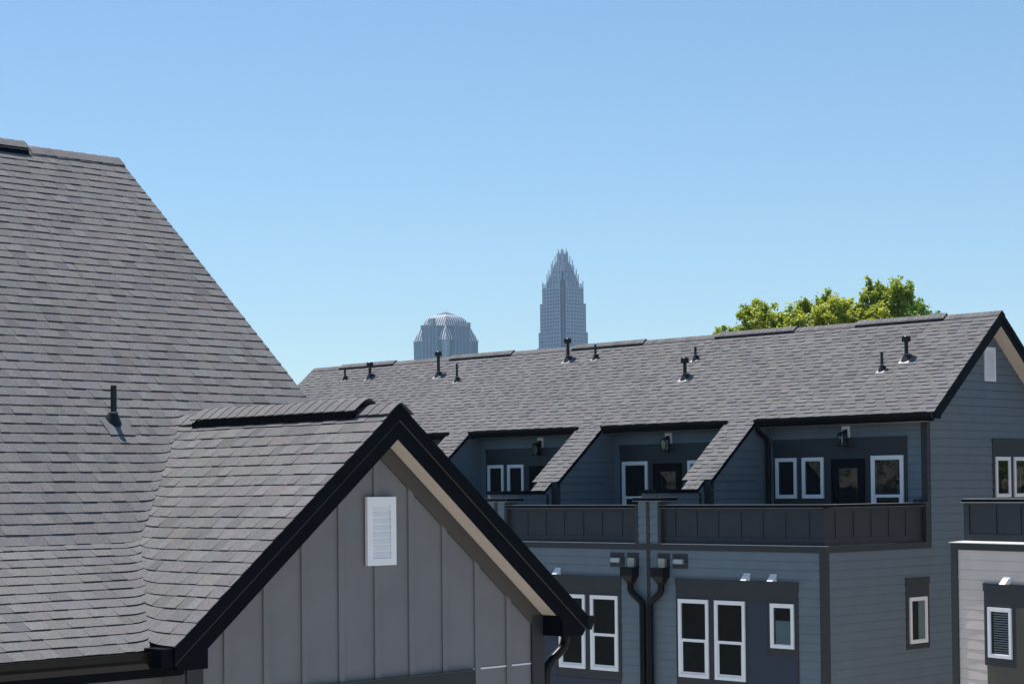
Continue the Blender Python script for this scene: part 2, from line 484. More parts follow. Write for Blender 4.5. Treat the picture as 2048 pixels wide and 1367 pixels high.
# deck under the shingles, back slope and closing
d = MB()
def dk(pts, dz=-.03): d.poly([(p[0], p[1], p[2]+dz+H) for p in pts])
for (y0, y1) in ((0, YB0), (YB0, YR)):
    z0, z1 = (Mlo(y0), ZB0) if y0 == 0 else (ZB0, ZR)
    dk([(XL, y0, z0), (XRK-.02, y0, z0), (XRK-.02, y1, z1), (XL, y1, z1)])
    yb0, yb1 = 2*YR-y0, 2*YR-y1
    dk([(XL, yb1, z1), (XRK-.02, yb1, z1), (XRK-.02, yb0, z0), (XL, yb0, z0)], 0)
d.build('roof_deck', M['deck'], roofA)
# gable roof
g = MB()
s_g = 2.385/cg
fineG = lambda u, s: u > -.1 and abs(GL(XA-2.385+s*cg)-max(Mup(u), Mlo(u))) < .28
# valley clips in (u=y, s): GL >= Mup and GL >= Mlo
c1 = (-SU, SG*cg, ZG-SG*2.385-(ZB0-SU*YB0)); c2 = (-SLW, SG*cg, ZG-SG*2.385-(ZB0-SLW*YB0))
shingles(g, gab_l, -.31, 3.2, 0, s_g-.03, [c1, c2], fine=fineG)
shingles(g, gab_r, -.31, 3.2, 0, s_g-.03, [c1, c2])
groof = g.build('gable_roof', M['shingle'], houseA)
d = MB()
for sgn in (-1, 1):
    d.poly([(XA, -.30, ZG-.03+H), (XA, 3.0, ZG-.03+H), (XA+sgn*2.38, .1, GL(XA+2.38)-.03+H), (XA+sgn*2.38, -.30, GL(XA+2.38)-.03+H)][::sgn])
d.build('roof_deck', M['deck'], groof)
# metal drip edge along the left rake and the eave
d = MB()
for sgn in (-1, 1):
    a = (XA, -.318, ZG+.004+H); b = (XA+sgn*2.39, -.318, GL(XA+2.39)+.004+H)
    d.prism([a, b, (b[0], b[1], b[2]-.05), (a[0], a[1], a[2]-.05)], (0, .012, 0))
d.build('drip_edge', M['black'], groof)
# ridge caps and ridge vents
def riseA(u): return .062 if .16 < u < 2.62 else 0.0
m = MB(); pt = lambda u, x, z: (XA+x, u, ZG+z+H)
ridge_caps(m, pt, 3.05, 2.64, SG, bend=.03); m.build('ridge_cap', M['shingle'], groof)
m = MB(); ridge_caps(m, pt, .12, -.32, SG, bend=.03); m.build('ridge_cap', M['shingle'], groof)
m = MB(); ridge_caps(m, lambda u, x, z: (XA+x, u, ZG+z+.054+H), 2.64, .12, SG, half=.168, bend=.045)
v = m.build('ridge_vent', M['shingle'], groof)
m = MB()
for sgn in (-1, 1):
    xa, xb = XA+sgn*.158, XA+sgn*.03
    m.hexa([(min(xa, xb), .14, GL(xa)+.004+H - (0 if sgn < 0 else 0)), (max(xa, xb), .14, GL(xa)+.004+H), (max(xa, xb), 2.62, GL(xa)+.004+H), (min(xa, xb), 2.62, GL(xa)+.004+H),
            (min(xa, xb), .14, GL(xa)+.060+H), (max(xa, xb), .14, GL(xa)+.060+H), (max(xa, xb), 2.62, GL(xa)+.060+H), (min(xa, xb), 2.62, GL(xa)+.060+H)])
    y = .16
    while y < 2.6:
        m.box(XA+sgn*.160, XA+sgn*.157, y, y+.012, GL(xa)+.012+H, GL(xa)+.036+H, 1); y += .042
m.build('vent_baffle', [M['black'], M['metal_black']], v)
m = MB(); pt = lambda u, x, z: (u, YR+x, ZR+z+H)
ridge_caps(m, pt, 11.66, 12.92, SU); m.build('ridge_cap', M['shingle'], roofA)
m = MB(); ridge_caps(m, lambda u, x, z: (u, YR+x, ZR+z+.048+H), XL, 11.62, SU, half=.17)
v = m.build('ridge_vent', M['shingle'], roofA)
m = MB(); m.box(XL, 11.60, YR-.16, YR+.16, ZR-.13+H, ZR-.045+H); m.build('vent_baffle', M['black'], v)
# right rake of the main roof
m = MB()
for (y0, z0, y1, z1) in ((YB0+.6, Mup(YB0+.6), YR, ZR), (YR, ZR, 2*YR-YB0, ZB0), (2*YR-YB0, ZB0, 2*YR, Mlo(0))):
    m.prism([(XRK-.04, y0, z0-.01+H), (XRK-.04, y1, z1-.01+H), (XRK-.04, y1, z1-.26+H), (XRK-.04, y0, z0-.26+H)], (.03, 0, 0))
m.build('rake_board', M['black'], houseA)

# walls
XW0, XW1 = XA-2.065, XA+2.065
m = MB()
m.poly([(XW0, 0, 0), (XW1, 0, 0), (XW1, 0, GL(XW1)-.10+H), (XA, 0, ZG-.10+H), (XW0, 0, GL(XW0)-.10+H)])
m.poly([(XW1, 0, 0), (XW1, 2, 0), (XW1, 2, GL(XW1)-.10+H), (XW1, 0, GL(XW1)-.10+H)])
m.poly([(XW0, .36, 0), (XW0, 0, 0), (XW0, 0, GL(XW0)-.10+H), (XW0, .36, GL(XW0)-.10+H)])
bt = .019
for k in range(-2, 9):
    xb = 9.80+.4095*k
    if k == 3: xb = 11.03
    if xb < XW0+.16 or xb > XW1-.16: continue
    zt = min(GL(xb), GL(xb+.064))-.30
    zta, ztb = GL(xb)-.30, GL(xb+.064)-.30
    P = [(xb, -bt, 0), (xb+.064, -bt, 0), (xb+.064, -.0, 0), (xb, -.0, 0), (xb, -bt, zta+H), (xb+.064, -bt, ztb+H), (xb+.064, 0, ztb+H), (xb, 0, zta+H)]
    m.hexa(P)
m.build('gable_wall', M['board'], houseA)
m = MB()
m.box(XL+.3, XW0-.002, .34, .40, 0, Mlo(.34)-.04+H)
m.box(XL+.3, XRK-.3, .40, 2*YR-.4, 0, Mlo(.34)-.06+H)
for x in (XL+.3, XRK-.30):
    m.poly([(x, .4, Mlo(.4)-.1+H), (x, 2*YR-.4, Mlo(.4)-.1+H), (x, 2*YR-YB0, ZB0-.1+H), (x, YR, ZR-.1+H), (x, YB0, ZB0-.1+H)])
m.build('main_wall', M['board'], houseA)
# corner boards, frieze, soffit, rake fascia with returns
m = MB()
for x0, x1 in ((XW0-.012, XW0+.15), (XW1-.15, XW1+.012)):
    m.box(x0, x1, -.026, .0, 0, GL(XW1)-.25+H)
m.build('corner_board', M['charcoal'], houseA)
m = MB()
for sgn in (-1, 1):
    xe = XA+sgn*2.065
    pts = [(XA, -.022, ZG-.26+H), (xe, -.022, GL(xe)-.26+H), (xe, -.022, GL(xe)-.452+H), (XA, -.022, ZG-.452+H)]
    m.prism(pts if sgn < 0 else pts[::-1], (0, .021, 0))
m.build('frieze_board', M['frieze'], houseA)
m = MB()
for sgn in (-1, 1):
    xe = XA+sgn*2.16
    m.prism([(XA, -.292, ZG-.245+H), (xe, -.292, GL(xe)-.245+H), (xe, -.292, GL(xe)-.257+H), (XA, -.292, ZG-.257+H)], (0, .292, 0))
m.build('soffit', M['soffit'], houseA)
FY = -.295
m = MB(); m2 = MB()
for sgn in (-1, 1):
    xe = XA+sgn*2.385; xi = XA+sgn*2.06
    # lower board with the boxed return at its foot
    P = [(XA, ZG-.04), (xe, GL(xe)-.04), (xe, -1.335), (XA+sgn*2.335, -1.405), (xi, -1.405), (xi, GL(xi)-.30), (XA, ZG-.30)]
    m.prism([(p[0], FY, p[1]+H) for p in P][::1 if sgn < 0 else -1], (0, .03, 0))
    m.box(xi, XA+sgn*2.33, FY+.03, .36 if sgn < 0 else .0, -1.40+H, -1.18+H)
    # upper shingle moulding
    P = [(XA, ZG-.012), (xe+sgn*.004, GL(xe)-.012), (xe+sgn*.004, GL(xe)-.135), (XA, ZG-.135)]
    m2.prism([(p[0], FY-.02, p[1]+H) for p in P][::1 if sgn < 0 else -1], (0, .019, 0))
fa = m.build('rake_board', M['black'], houseA)
m2.build('shingle_moulding', M['black'], fa)
m = MB()
for sgn in (-1, 1):
    xe = XA+sgn*2.38
    P = [(XA, ZG-.137), (xe, GL(xe)-.137), (xe, GL(xe)-.143), (XA, ZG-.143)]
    m.prism([(p[0], FY-.014, p[1]+H) for p in P][::1 if sgn < 0 else -1], (0, .013, 0))
m.build('reveal_strip', M['frieze'], fa)
# eave gutters
m = MB(); gutter(m, (XL, -.035, Mlo(-.03)+.0), (8.60, -.035, Mlo(-.03)+.0), (0, -1), .13)
gu = m.build('gutter', M['gutter'], houseA)
m = MB(); m.box(XL, XW0-.04, -.03, .005, Mlo(0)-.22+H, Mlo(0)-.02+H); m.box(XL, XW0-.04, .005, .34, Mlo(0)-.23+H, Mlo(0)-.215+H)
m.build('fascia', M['black'], houseA)
m = MB(); m.box(XA-2.50, XA-2.388, -.290, -.045, -1.375+H, -1.225+H); m.build('gutter_end_box', M['black'], houseA)
m = MB(); gutter(m, (XA+2.39, -.30, GL(XA+2.39)-.01), (XA+2.39, 1.9, GL(XA+2.39)-.01), (1, 0), .125)
m.build('gutter', M['metal_black'], houseA)
m = MB(); x0 = XA+2.45; yd = .05
m.tube([(x0, yd, -1.36+H), (x0, yd, -1.47+H), (x0-.025, yd, -1.53+H), (x0-.08, yd, -1.58+H), (x0-.20, yd, -1.66+H), (x0-.255, yd, -1.71+H), (x0-.28, yd, -1.79+H), (x0-.285, yd, -1.9+H), (x0-.285, yd, .1)], .047, 12)
m.build('downspout', M['gutter'], houseA, smooth=True)
# gable vent, window head trim and panel flashing
louvre_vent(houseA, wall_negy(0, 0), 10.925, 11.262, -.655, -.045, fw=.062, out=.018, proud=.034, n=8)
m = MB(); m.box(9.96, 12.22, -.036, 0, -1.95+H, -1.672+H); m.build('window_head_trim', M['charcoal'], houseA)
m = MB(); m.box(9.94, 12.235, -.048, 0, -1.670+H, -1.662+H); m.build('head_flashing', M['frieze'], houseA)
for xa_, xb_ in ((12.237, XW1-.152), (XW0+.152, 9.93)):
    m = MB(); m.box(xa_, xb_, -.0085, 0, -1.668+H, -1.655+H); m.build('panel_flashing', M['white'], houseA)
vent_pipe(houseA, 10.235, 2.93, Mup(2.93), .030, .36, False, (0, 1), SU, plate=.145, flare=1.15)

# =================================================================== LONG ROW HOUSE
XBw, YBw = 32.784, 23.911
houseB = thing('row_house', 'long slate blue row of townhouses with roof terraces under one grey shingle roof', 'townhouse row', (XBw, YBw, 0))
U = 5.0; NU = 5; YE = 25.06                      # unit width, units, far end
MIR = 4.95
SB = .828; XE, ZE = 3.55, 1.65; XRB = 6.46; ZRB = ZE+SB*(XRB-XE)
cb, sb_ = 1/math.hypot(1, SB), SB/math.hypot(1, SB)
XU = 3.95                                        # upper storey wall
def RB(x): return ZE+SB*(x-XE)
def roofb(u, s, h):
    x = XE+s*cb; return (x-h*sb_, u, RB(x)+h*cb+H)
def roofb_back(u, s, h):
    x = 2*XRB-XE-s*cb; return (x+h*sb_, u, RB(2*XRB-x)+h*cb+H)
sB = (XRB-XE)/cb
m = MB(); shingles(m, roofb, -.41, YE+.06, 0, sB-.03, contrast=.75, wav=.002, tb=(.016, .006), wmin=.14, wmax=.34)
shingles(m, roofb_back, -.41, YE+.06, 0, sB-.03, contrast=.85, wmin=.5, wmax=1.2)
roofB = m.build('roof', M['shingle'], houseB)
m = MB()
for sgn in (-1, 1):
    xe = XRB+sgn*(XRB-XE)
    m.prism([(XRB, -.40, ZRB-.025+H), (XRB, YE+.04, ZRB-.025+H), (xe, YE+.04, ZE-.025+H), (xe, -.40, ZE-.025+H)][::sgn], (0, 0, -.05))
m.build('roof_deck', M['deck'], roofB)
vents = [(1.08, 3.62), (5.5, 8.09), (10.62, 13.30), (15.77, 18.43), (21.03, 23.68)]
ptb = lambda u, x, z: (XRB+x, u, ZRB+z+H)
e = -.41
for a, b in vents+[(YE+.06, None)]:
    m = MB(); ridge_caps(m, ptb, a-.01, e, SB, contrast=.8, seg=6); e = b+.01 if b else None
    m.build('ridge_cap', M['shingle'], roofB)
for a, b in vents:
    m = MB(); ridge_caps(m, lambda u, x, z: (XRB+x, u, ZRB+z+.040+H), b, a, SB, half=.17, contrast=.8, seg=6)
    v = m.build('ridge_vent', M['shingle'], roofB)
    m = MB(); m.box(XRB-.16, XRB+.16, a+.02, b-.02, ZRB-.12+H, ZRB-.055+H); m.build('vent_baffle', M['black'], v)
# rake boards, soffits, gable returns
for ye, so in ((-.40, 1), (YE+.04, -1)):
    m = MB()
    for sgn in (-1, 1):
        xe = XRB+sgn*(XRB-XE+.0); xi = XRB+sgn*(XRB-XE-.30)
        P = [(XRB, ZRB-.012), (xe, ZE-.012), (xe, ZE-.15), (xi, ZE-.15), (xi, ZE+.30*SB-.33), (XRB, ZRB-.33)]
        m.prism([(p[0], ye, p[1]+H) for p in P][::(1 if sgn < 0 else -1)*so], (0, .03*so, 0))
        P = [(XRB, ZRB-.006), (xe, ZE-.006), (xe, ZE-.13), (XRB, ZRB-.15)]
        m.prism([(p[0], ye-.018*so, p[1]+H) for p in P][::(1 if sgn < 0 else -1)*so], (0, .016*so, 0))
    m.build('rake_board', M['black'], houseB)
    m = MB()
    for sgn in (-1, 1):
        xe = XRB+sgn*(XRB-XE-.2)
        m.prism([(XRB, ye+.03*so, ZRB-.30+H), (xe, ye+.03*so, RB(XE+.2)-.30+H), (xe, ye+.03*so, RB(XE+.2)-.315+H), (XRB, ye+.03*so, ZRB-.315+H)], (0, .37*so, 0))
    m.build('soffit', M['soffit'], houseB)
# walls
LE, LP = .190, -1.38                             # lap exposure and phase
Tf = wall_negx(0, YE); Ts = wall_negy(0, 0)
XK = 2*XRB-XU                                    # back wall
fx = lambda y: YE-y
laps(Tf, [(0, -H), (YE, -H), (YE, -1.30), (0, -1.30)], LE, LP).build('front_wall', M['slate'], houseB)
laps(Ts, [(0, -H), (XK, -H), (XK, -1.30), (0, -1.30)], LE, LP).build('side_wall', M['slate'], houseB)
laps(Ts, [(XU, -1.30), (XK, -1.30), (XK, RB(XU)-.22), (XRB, ZRB-.22), (XU, RB(XU)-.22)], LE, LP).build('gable_wall', M['slate'], houseB)
m = MB(); m.box(.014, XK, .014, YE-.02, 0, -1.30+H); m.box(XU+.014, XK-.02, .012, YE-.02, -1.30+H, RB(XU)-.25+H)
m.poly([(XU, YE, 0), (XU, YE, RB(XU)-.2+H), (XRB, YE, ZRB-.2+H), (XK, YE, RB(XU)-.2+H), (XK, YE, 0)]); m.build('core_wall', M['slate'], houseB)
# terrace floor
m = MB(); m.box(.05, XU, .05, YE-.05, -1.295+H, -1.26+H); m.build('terrace_floor', M['rail'], houseB)

fins = [4.99+U*k for k in range(4)]
# upper storey front, one bay per unit
edges = [0.0]+[v for f_ in fins for v in (f_-.42, f_+.42)]+[YE]
bays = [(edges[2*k], edges[2*k+1]) for k in range(5)]
for a, b in bays:
    laps(wall_negx(XU, b), [(0, -1.26), (b-a, -1.26), (b-a, 1.50), (0, 1.50)], LE, LP).build('upper_wall', M['slate'], houseB)
# fins between the terraces: roofed wing wall > shingles, siding; low wall with a cap
for f_ in fins:
    m = MB()
    fin_poly = [(1.83, -1.26), (XU, -1.26), (XU, RB(XU)-.06), (XE, ZE-.06), (1.83, RB(1.83)-.06)]
    y0, y1 = f_-.41, f_+.41
    T = wall_negy(y0, 0)
    w = laps(T, fin_poly, LE, LP)
    w.prism([(p[0], y0, p[1]+H) for p in fin_poly], (0, y1-y0, 0)) if False else None
    fo = w.build('wing_wall', M['slate'], houseB)
    m = MB(); m.prism([(p[0], y0+.014, p[1]+H) for p in fin_poly], (0, y1-y0-.014, 0)); m.build('wing_core', M['slate'], fo)
    m = MB()
    def finroof(u, s, h, ):
        x = 1.80+s*cb; return (x-h*sb_, u, RB(x)+h*cb+H)
    def finroof2(u, s, h):
        x = 1.53+s*cb; return (x-h*sb_, u, RB(x)+h*cb+H)
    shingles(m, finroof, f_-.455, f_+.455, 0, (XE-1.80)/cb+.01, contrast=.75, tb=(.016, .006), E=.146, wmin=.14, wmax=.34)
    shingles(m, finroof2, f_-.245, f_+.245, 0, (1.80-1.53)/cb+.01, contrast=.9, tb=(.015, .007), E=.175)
    m.build('wing_roof', M['shingle'], fo)
    m = MB()
    for ya, yb in ((f_-.45, f_-.425), (f_+.425, f_+.45)):
        m.prism([(1.80, ya, RB(1.80)-.005+H), (XE, ya, ZE-.005+H), (XE, ya, ZE-.11+H), (1.80, ya, RB(1.80)-.11+H)], (0, yb-ya, 0))
    for ya, yb in ((f_-.24, f_-.215), (f_+.215, f_+.24)):
        m.prism([(1.53, ya, RB(1.53)-.005+H), (1.80, ya, RB(1.80)-.005+H), (1.80, ya, RB(1.80)-.09+H), (1.53, ya, RB(1.53)-.09+H)], (0, yb-ya, 0))
    m.box(1.80, XE, f_-.425, f_+.425, RB(1.80)-.03+H, RB(1.80)-.02+H)
    m.build('wing_fascia', M['black'], fo)
    m = MB()
    m.box(1.80, 1.92, y0-.016, y1+.016, -1.26+H, RB(1.80)-.05+H)
    m.build('corner_board', M['charcoal'], fo)
    lo = laps(wall_negy(f_-.225, 0), [(.10, -1.26), (1.80, -1.26), (1.80, -.10), (.10, -.10)], LE, LP)
    lw = lo.build('low_wall', M['slate'], houseB)
    m = MB(); m.box(.10, 1.80, f_-.212, f_+.225, -1.26+H, -.10+H); m.prism([(1.55, f_-.222, -.1+H), (1.80, f_-.222, -.1+H), (1.80, f_-.222, RB(1.80)-.05+H), (1.55, f_-.222, RB(1.55)-.05+H)], (0, .444, 0)); m.build('low_wall_core', M['slate'], lw)
    m = MB(); m.box(1.60, 1.68, f_-.245, f_-.226, -1.26+H, -.10+H); m.build('low_wall_trim', M['charcoal'], lw)
    m = MB(); m.box(.02, 1.55, f_-.27, f_+.27, -.10+H, -.012+H); m.build('low_wall_cap', M['black'], lw)

# pilasters between the units on the front
pil = [4.935+4.99*k for k in range(4)]
for p in pil:
    T = wall_negx(0, p+.30)
    po = laps(T, [(0, -1.30), (.60, -1.30), (.60, -.27), (0, -.27)], LE, LP).build('pilaster', M['slate'], houseB)
    m = MB(); m.box(.014, .42, p-.30, p+.30, -1.30+H, -.27+H); m.build('pilaster_core', M['slate'], po)
    m = MB()
    for ya, yb in ((p-.39, p-.301), (p+.301, p+.39)):
        m.box(-.020, .20, ya, yb, -1.385+H, -.34+H)
    m.box(-.020, .012, p-.052, p+.048, 0, -.275+H)
    m.build('pilaster_trim', M['charcoal'], po)
    m = MB(); m.box(-.07, .52, p-.44, p+.40, -.268+H, -.20+H); m.build('pilaster_cap', M['black'], po)
    m = MB(); m.box(-.085, .53, p-.45, p+.41, -.281+H, -.268+H); m.box(-.078, .52, p-.445, p+.405, -.20+H, -.194+H); m.build('cap_flashing', M['lead'], po)

# parapets: panel with battens, rails, cap; one per unit plus the end return
def parapet(parent, T, w, batt, c0=-.03, c1=0.):
    P = MB(T)
    P.box(0, w, -1.24, -.43, -.06, 0)
    P.box(0, w, -.505, -.43, 0, .018)                     # top rail
    P.box(0, w, -1.24, -1.085, 0, .018)                   # bottom rail
    for b in batt: P.box(b-.022, b+.022, -1.085, -.505, 0, .016)
    o = P.build('parapet', M['rail'], parent)
    q = MB(T); q.box(c0, w+c1, -.43, -.368, -.12, .10); q.build('parapet_cap', M['black'], o)
    q = MB(T); q.box(c0, w+c1, -.368, -.362, -.12, .106); q.box(max(0, c0), w, -.436, -.430, .02, .108); q.build('cap_flashing', M['lead'], o)
    return o
pe = [.0]+[v for p in pil for v in (p-.39, p+.39)]+[YE]
for k in range(5):
    a, b = pe[2*k], pe[2*k+1]
    T = wall_negx(.08, b)
    n = int((b-a)/.622); st = (b-a-n*.622)/2
    if k == 0: bt_ = [b-y for y in (4.201, 3.57, 2.953, 2.32, 1.713, 1.107, .486)]
    elif k == 1: bt_ = [b-y for y in (8.915, 8.301, 7.682, 7.058, 6.446, 5.815)]
    else: bt_ = [st+.622*i for i in range(n+1)]
    parapet(houseB, T, b-a-(.08 if k == 0 else 0), bt_, c1=.10 if k == 0 else 0.)
parapet(houseB, wall_negy(.08, .145), 3.725, [.347, 1.0, 1.655, 2.317, 2.975], c0=.062)
m = MB(); m.box(.058, .148, .058, .148, -1.24+H, -.436+H); m.build('corner_post', M['rail'], houseB)
# band, flashing and corner boards
m = MB(); m.box(-.022, .10, -.022, YE, -1.385+H, -1.246+H); m.box(.10, 3.97, -.022, .10, -1.385+H, -1.246+H)
for p in pil: pass
m.build('band_board', M['charcoal'], houseB)
m = MB(); e = 0
for k in range(5):
    m.box(-.030, .09, pe[2*k]-.028*(k == 0), pe[2*k+1], -1.246+H, -1.238+H)
m.build('band_flashing', M['flash'], houseB)
m = MB(); m.box(-.024, .0, -.024, .145, 0, -1.386+H); m.box(.0, .105, -.024, 0, 0, -1.386+H); m.build('corner_board', M['charcoal'], houseB)
m = MB(); m.box(XU-.022, XU, .0, .19, -.36+H, 1.45+H); m.box(XU-.10, XU+.035, -.022, .0, -1.246+H, 1.45+H); m.box(3.77, XU-.10, -.022, .06, -1.246+H, -.37+H); m.build('corner_board', M['charcoal'], houseB)
# eave: fascia, soffit, gutter per unit
for k, (a, b) in enumerate(bays):
    ya = a-.40 if k == 0 else a-.02; yb = b+.02 if k < 4 else b
    m = MB(); m.box(XE-.01, XE+.02, ya, yb, ZE-.20+H, ZE-.03+H); m.build('fascia', M['black'], houseB)
    m = MB(); m.box(XE+.02, XU-.005, a, yb-.03, ZE-.200+H, ZE-.185+H); m.build('eave_soffit', M['soffit'], houseB)
    m = MB(); gutter(m, (XE-.012, ya, ZE-.015), (XE-.012, yb-.045, ZE-.015), (-1, 0), .13); m.build('gutter', M['metal_black'], houseB)
m = MB(); yd = 4.46
m.tube([(3.47, yd, 1.52+H), (3.47, yd, 1.42+H), (3.52, yd, 1.34+H), (3.66, yd, 1.26+H), (3.78, yd, 1.20+H), (3.85, yd, 1.10+H), (3.86, yd, .98+H), (3.86, yd, -1.2+H)], .055, 12)
m.build('downspout', M['metal_black'], houseB, smooth=True)

# upper storey openings (unit 0 layout, mirrored for odd units)
def unit_y(k, y):
    base = 10.0*(k//2)
    return base+y if k % 2 == 0 else base+2*MIR-y
def span(k, ya, yb):
    a, b = unit_y(k, ya), unit_y(k, yb); return max(a, b), min(a, b)     # left, right as seen from the front
def trim_panel(parent, T, a0, a1, b0, b1, name='trim_panel', mat='charcoal', out=.022, head=True):
    q = MB(T); q.box(a0, a1, b0, b1, 0, out)
    o = q.build(name, M[mat], parent)
    if head:
        q = MB(T); q.box(a0-.012, a1+.012, b1-.14, b1, out, out+.012); q.box(a0-.02, a1+.02, b1, b1+.012, 0, out+.022); q.build('head_board', M[mat], o)
    return o
T = wall_negx(XU-.004, 0)
for k in range(5):
    yl, yr = span(k, 4.36, .565); trim_panel(houseB, T, -yl, -yr, -1.25, 1.135)
    for y0, y1 in ((4.279, 3.656), (3.492, 2.869)):
        l, r = span(k, y0, y1); window(houseB, T, -l, -r, -.26, .705, fw=.075)
    l, r = span(k, 1.529, .655); window(houseB, T, -l, -r, -1.05, .712, 'hung', fw=.085)
    l, r = span(k, 2.65, 1.72)
    d = MB(T); z0, z1 = .022, .040
    a0, a1, b0, b1 = -l, -r, -1.25, .655
    d.box(a0, a0+.05, b0, b1, .022, .055); d.box(a1-.05, a1, b0, b1, .022, .055); d.box(a0+.05, a1-.05, b1-.05, b1, .022, .055)
    g0, g1, h0, h1 = a0+.21, a1-.19, -1.05, .44
    d.box(a0+.05, g0, b0, b1-.05, z0, z1); d.box(g1, a1-.05, b0, b1-.05, z0, z1); d.box(g0, g1, h1, b1-.05, z0, z1); d.box(g0, g1, b0, h0, z0, z1)
    do = d.build('door', M['black'], houseB)
    q = MB(T); q.poly([(g0, h0, .034), (g1, h0, .034), (g1, h1, .034), (g0, h1, .034)]); q.build('pane', M['glass'], do)
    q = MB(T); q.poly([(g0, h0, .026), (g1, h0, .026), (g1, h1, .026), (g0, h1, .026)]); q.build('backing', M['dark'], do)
    q = MB(T); q.box(a0+.085, a0+.11, -.42, -.22, z1, z1+.035); q.build('handle', M['metal_black'], do)
# lower storey panels
T = wall_negx(-.004, 0)
for k in range(5):
    l, r = span(k, 4.115, .715); trim_panel(houseB, T, -l, -r, -4.42, -2.03)
    l, r = span(k, 4.075, .755); q = MB(T); q.box(-l, -r, -6.6, -4.43, 0, .020); q.build('panel', M['navy'], houseB)
    l, r = span(k, 2.05, 1.53); q = MB(T); q.box(-l, -r, -4.42, -2.475, .022, .026); q.build('panel', M['navy'], houseB)
    l, r = span(k, 1.53, .76); q = MB(T); q.box(-l, -r, -4.42, -3.60, .022, .026); q.build('panel', M['navy'], houseB)
    for j, (y0, y1) in enumerate(((4.03, 3.165), (2.985, 2.135))):
        l, r = span(k, y0, y1); window(houseB, T, -l, -r, -4.21, -2.468, 'hung', fw=.075)
    l, r = span(k, 1.44, .815); window(houseB, T, -l, -r, -3.435, -2.48, fw=.075, fill='shade' if k == 0 else None)
    # dryer hoods above the head trim
    for y0 in (2.09, 1.37):
        yc = unit_y(k, y0)
        h = MB(lambda a, b, c: (-c, yc-a, b+H))
        w_ = .075
        h.hexa([(-w_, -2.015, .0), (w_, -2.015, .0), (w_, -2.005, .15), (-w_, -2.005, .15), (-w_, -1.87, .0), (w_, -1.87, .0), (w_, -1.90, .06), (-w_, -1.90, .06)])
        h.box(-w_-.012, w_+.012, -2.02, -1.855, .0, .016)
        h.build('exhaust_hood', M['white'], houseB)
# scuppers, leader heads and vents beside each pilaster
for i, p in enumerate(pil):
    for sgn in (1, -1):                              # +1 = left of the pilaster
        yv = p+sgn*.955; q = MB(lambda a, b, c: (-c, yv-a, b+H))
        q.box(-.22, .22, -1.79, -1.465, .0, .022); vo = q.build('wall_vent', M['rail'], houseB)
        q = MB(lambda a, b, c: (-c, yv-a, b+H))
        q.hexa([(-.15, -1.70, .022), (.13, -1.70, .022), (.13, -1.68, .10), (-.15, -1.68, .10), (-.15, -1.575, .022), (.13, -1.575, .022), (.13, -1.585, .085), (-.15, -1.585, .085)])
        q.build('vent_cover', M['vent_steel'], vo)
        ys = p+sgn*.465; q = MB(lambda a, b, c: (-c, ys-a, b+H))
        q.box(-.18, .18, -1.80, -1.46, .0, .022); so = q.build('scupper', M['rail'], houseB)
        q = MB(lambda a, b, c: (-c, ys-a, b+H)); q.box(-.10, .10, -1.775, -1.575, .022, .10); q.build('spout', M['vent_steel'], so)
        q = MB(lambda a, b, c: (-c, ys-a, b+H))
        q.box(-.18, .18, -1.975, -1.79, .03, .27)
        q.hexa([(-.07, -2.15, .05), (.07, -2.15, .05), (.07, -2.15, .17), (-.07, -2.15, .17), (-.18, -1.975, .03), (.18, -1.975, .03), (.18, -1.975, .27), (-.18, -1.975, .27)])
        q.box(-.19, .19, -1.79, -1.775, .025, .28)
        lh = q.build('leader_head', M['metal_black'], houseB)
        q = MB(); yd = p+sgn*.095
        yd = p+sgn*.105
        q.tube([(-.12, ys, -2.1+H), (-.12, ys, -2.27+H), (-.12, ys-sgn*.015, -2.32+H), (-.12, ys-sgn*.05, -2.37+H), (-.12, yd+sgn*.10, -2.515+H), (-.115, yd+sgn*.03, -2.57+H), (-.11, yd+sgn*.004, -2.62+H), (-.11, yd, -2.68+H), (-.11, yd, .05)], .078, 12)
        q.build('downspout', M['metal_black'], houseB, smooth=True)
# end wall openings
T = wall_negy(-.004, 0)
trim_panel(houseB, T, 2.93, 3.84, -3.60, -2.035)
window(houseB, T, 3.035, 3.715, -3.475, -2.455, fw=.07, fill='curtain')
trim_panel(houseB, T, 6.60, 9.2, -1.25, 1.095)
window(houseB, T, 6.69, 7.335, -.28, .675, fw=.075); window(houseB, T, 7.50, 8.14, -.28, .675, fw=.075); window(houseB, T, 8.32, 8.96, -.28, .675, fw=.075)
louvre_vent(houseB, T, 6.285, 6.75, 2.44, 3.24, fw=.065, out=.012, proud=.04, n=9)
q = MB(); q.box(XU-.10, XU-.03, .20, .37, -.37+H, -.285+H); q.build('outlet_box', M['rail'], houseB)
# vent pipes on the roof
for x, y, h, cap in ((5.885, 22.842, .36, 0), (5.889, 21.622, .42, 1), (5.757, 18.297, .66, 1), (5.481, 17.188, .50, 0), (5.98, 13.127, .55, 1), (5.956, 12.047, .38, 0),
                     (5.645, 8.186, .33, 0), (5.023, 8.028, .47, 1), (4.877, 1.853, .42, 0), (5.172, 1.366, .48, 1)):
    vent_pipe(houseB, x, y, RB(x), .047 if cap else .034, h, bool(cap), (1, 0), SB, plate=.14 if cap else .105, flare=1.25 if cap else 1.3)

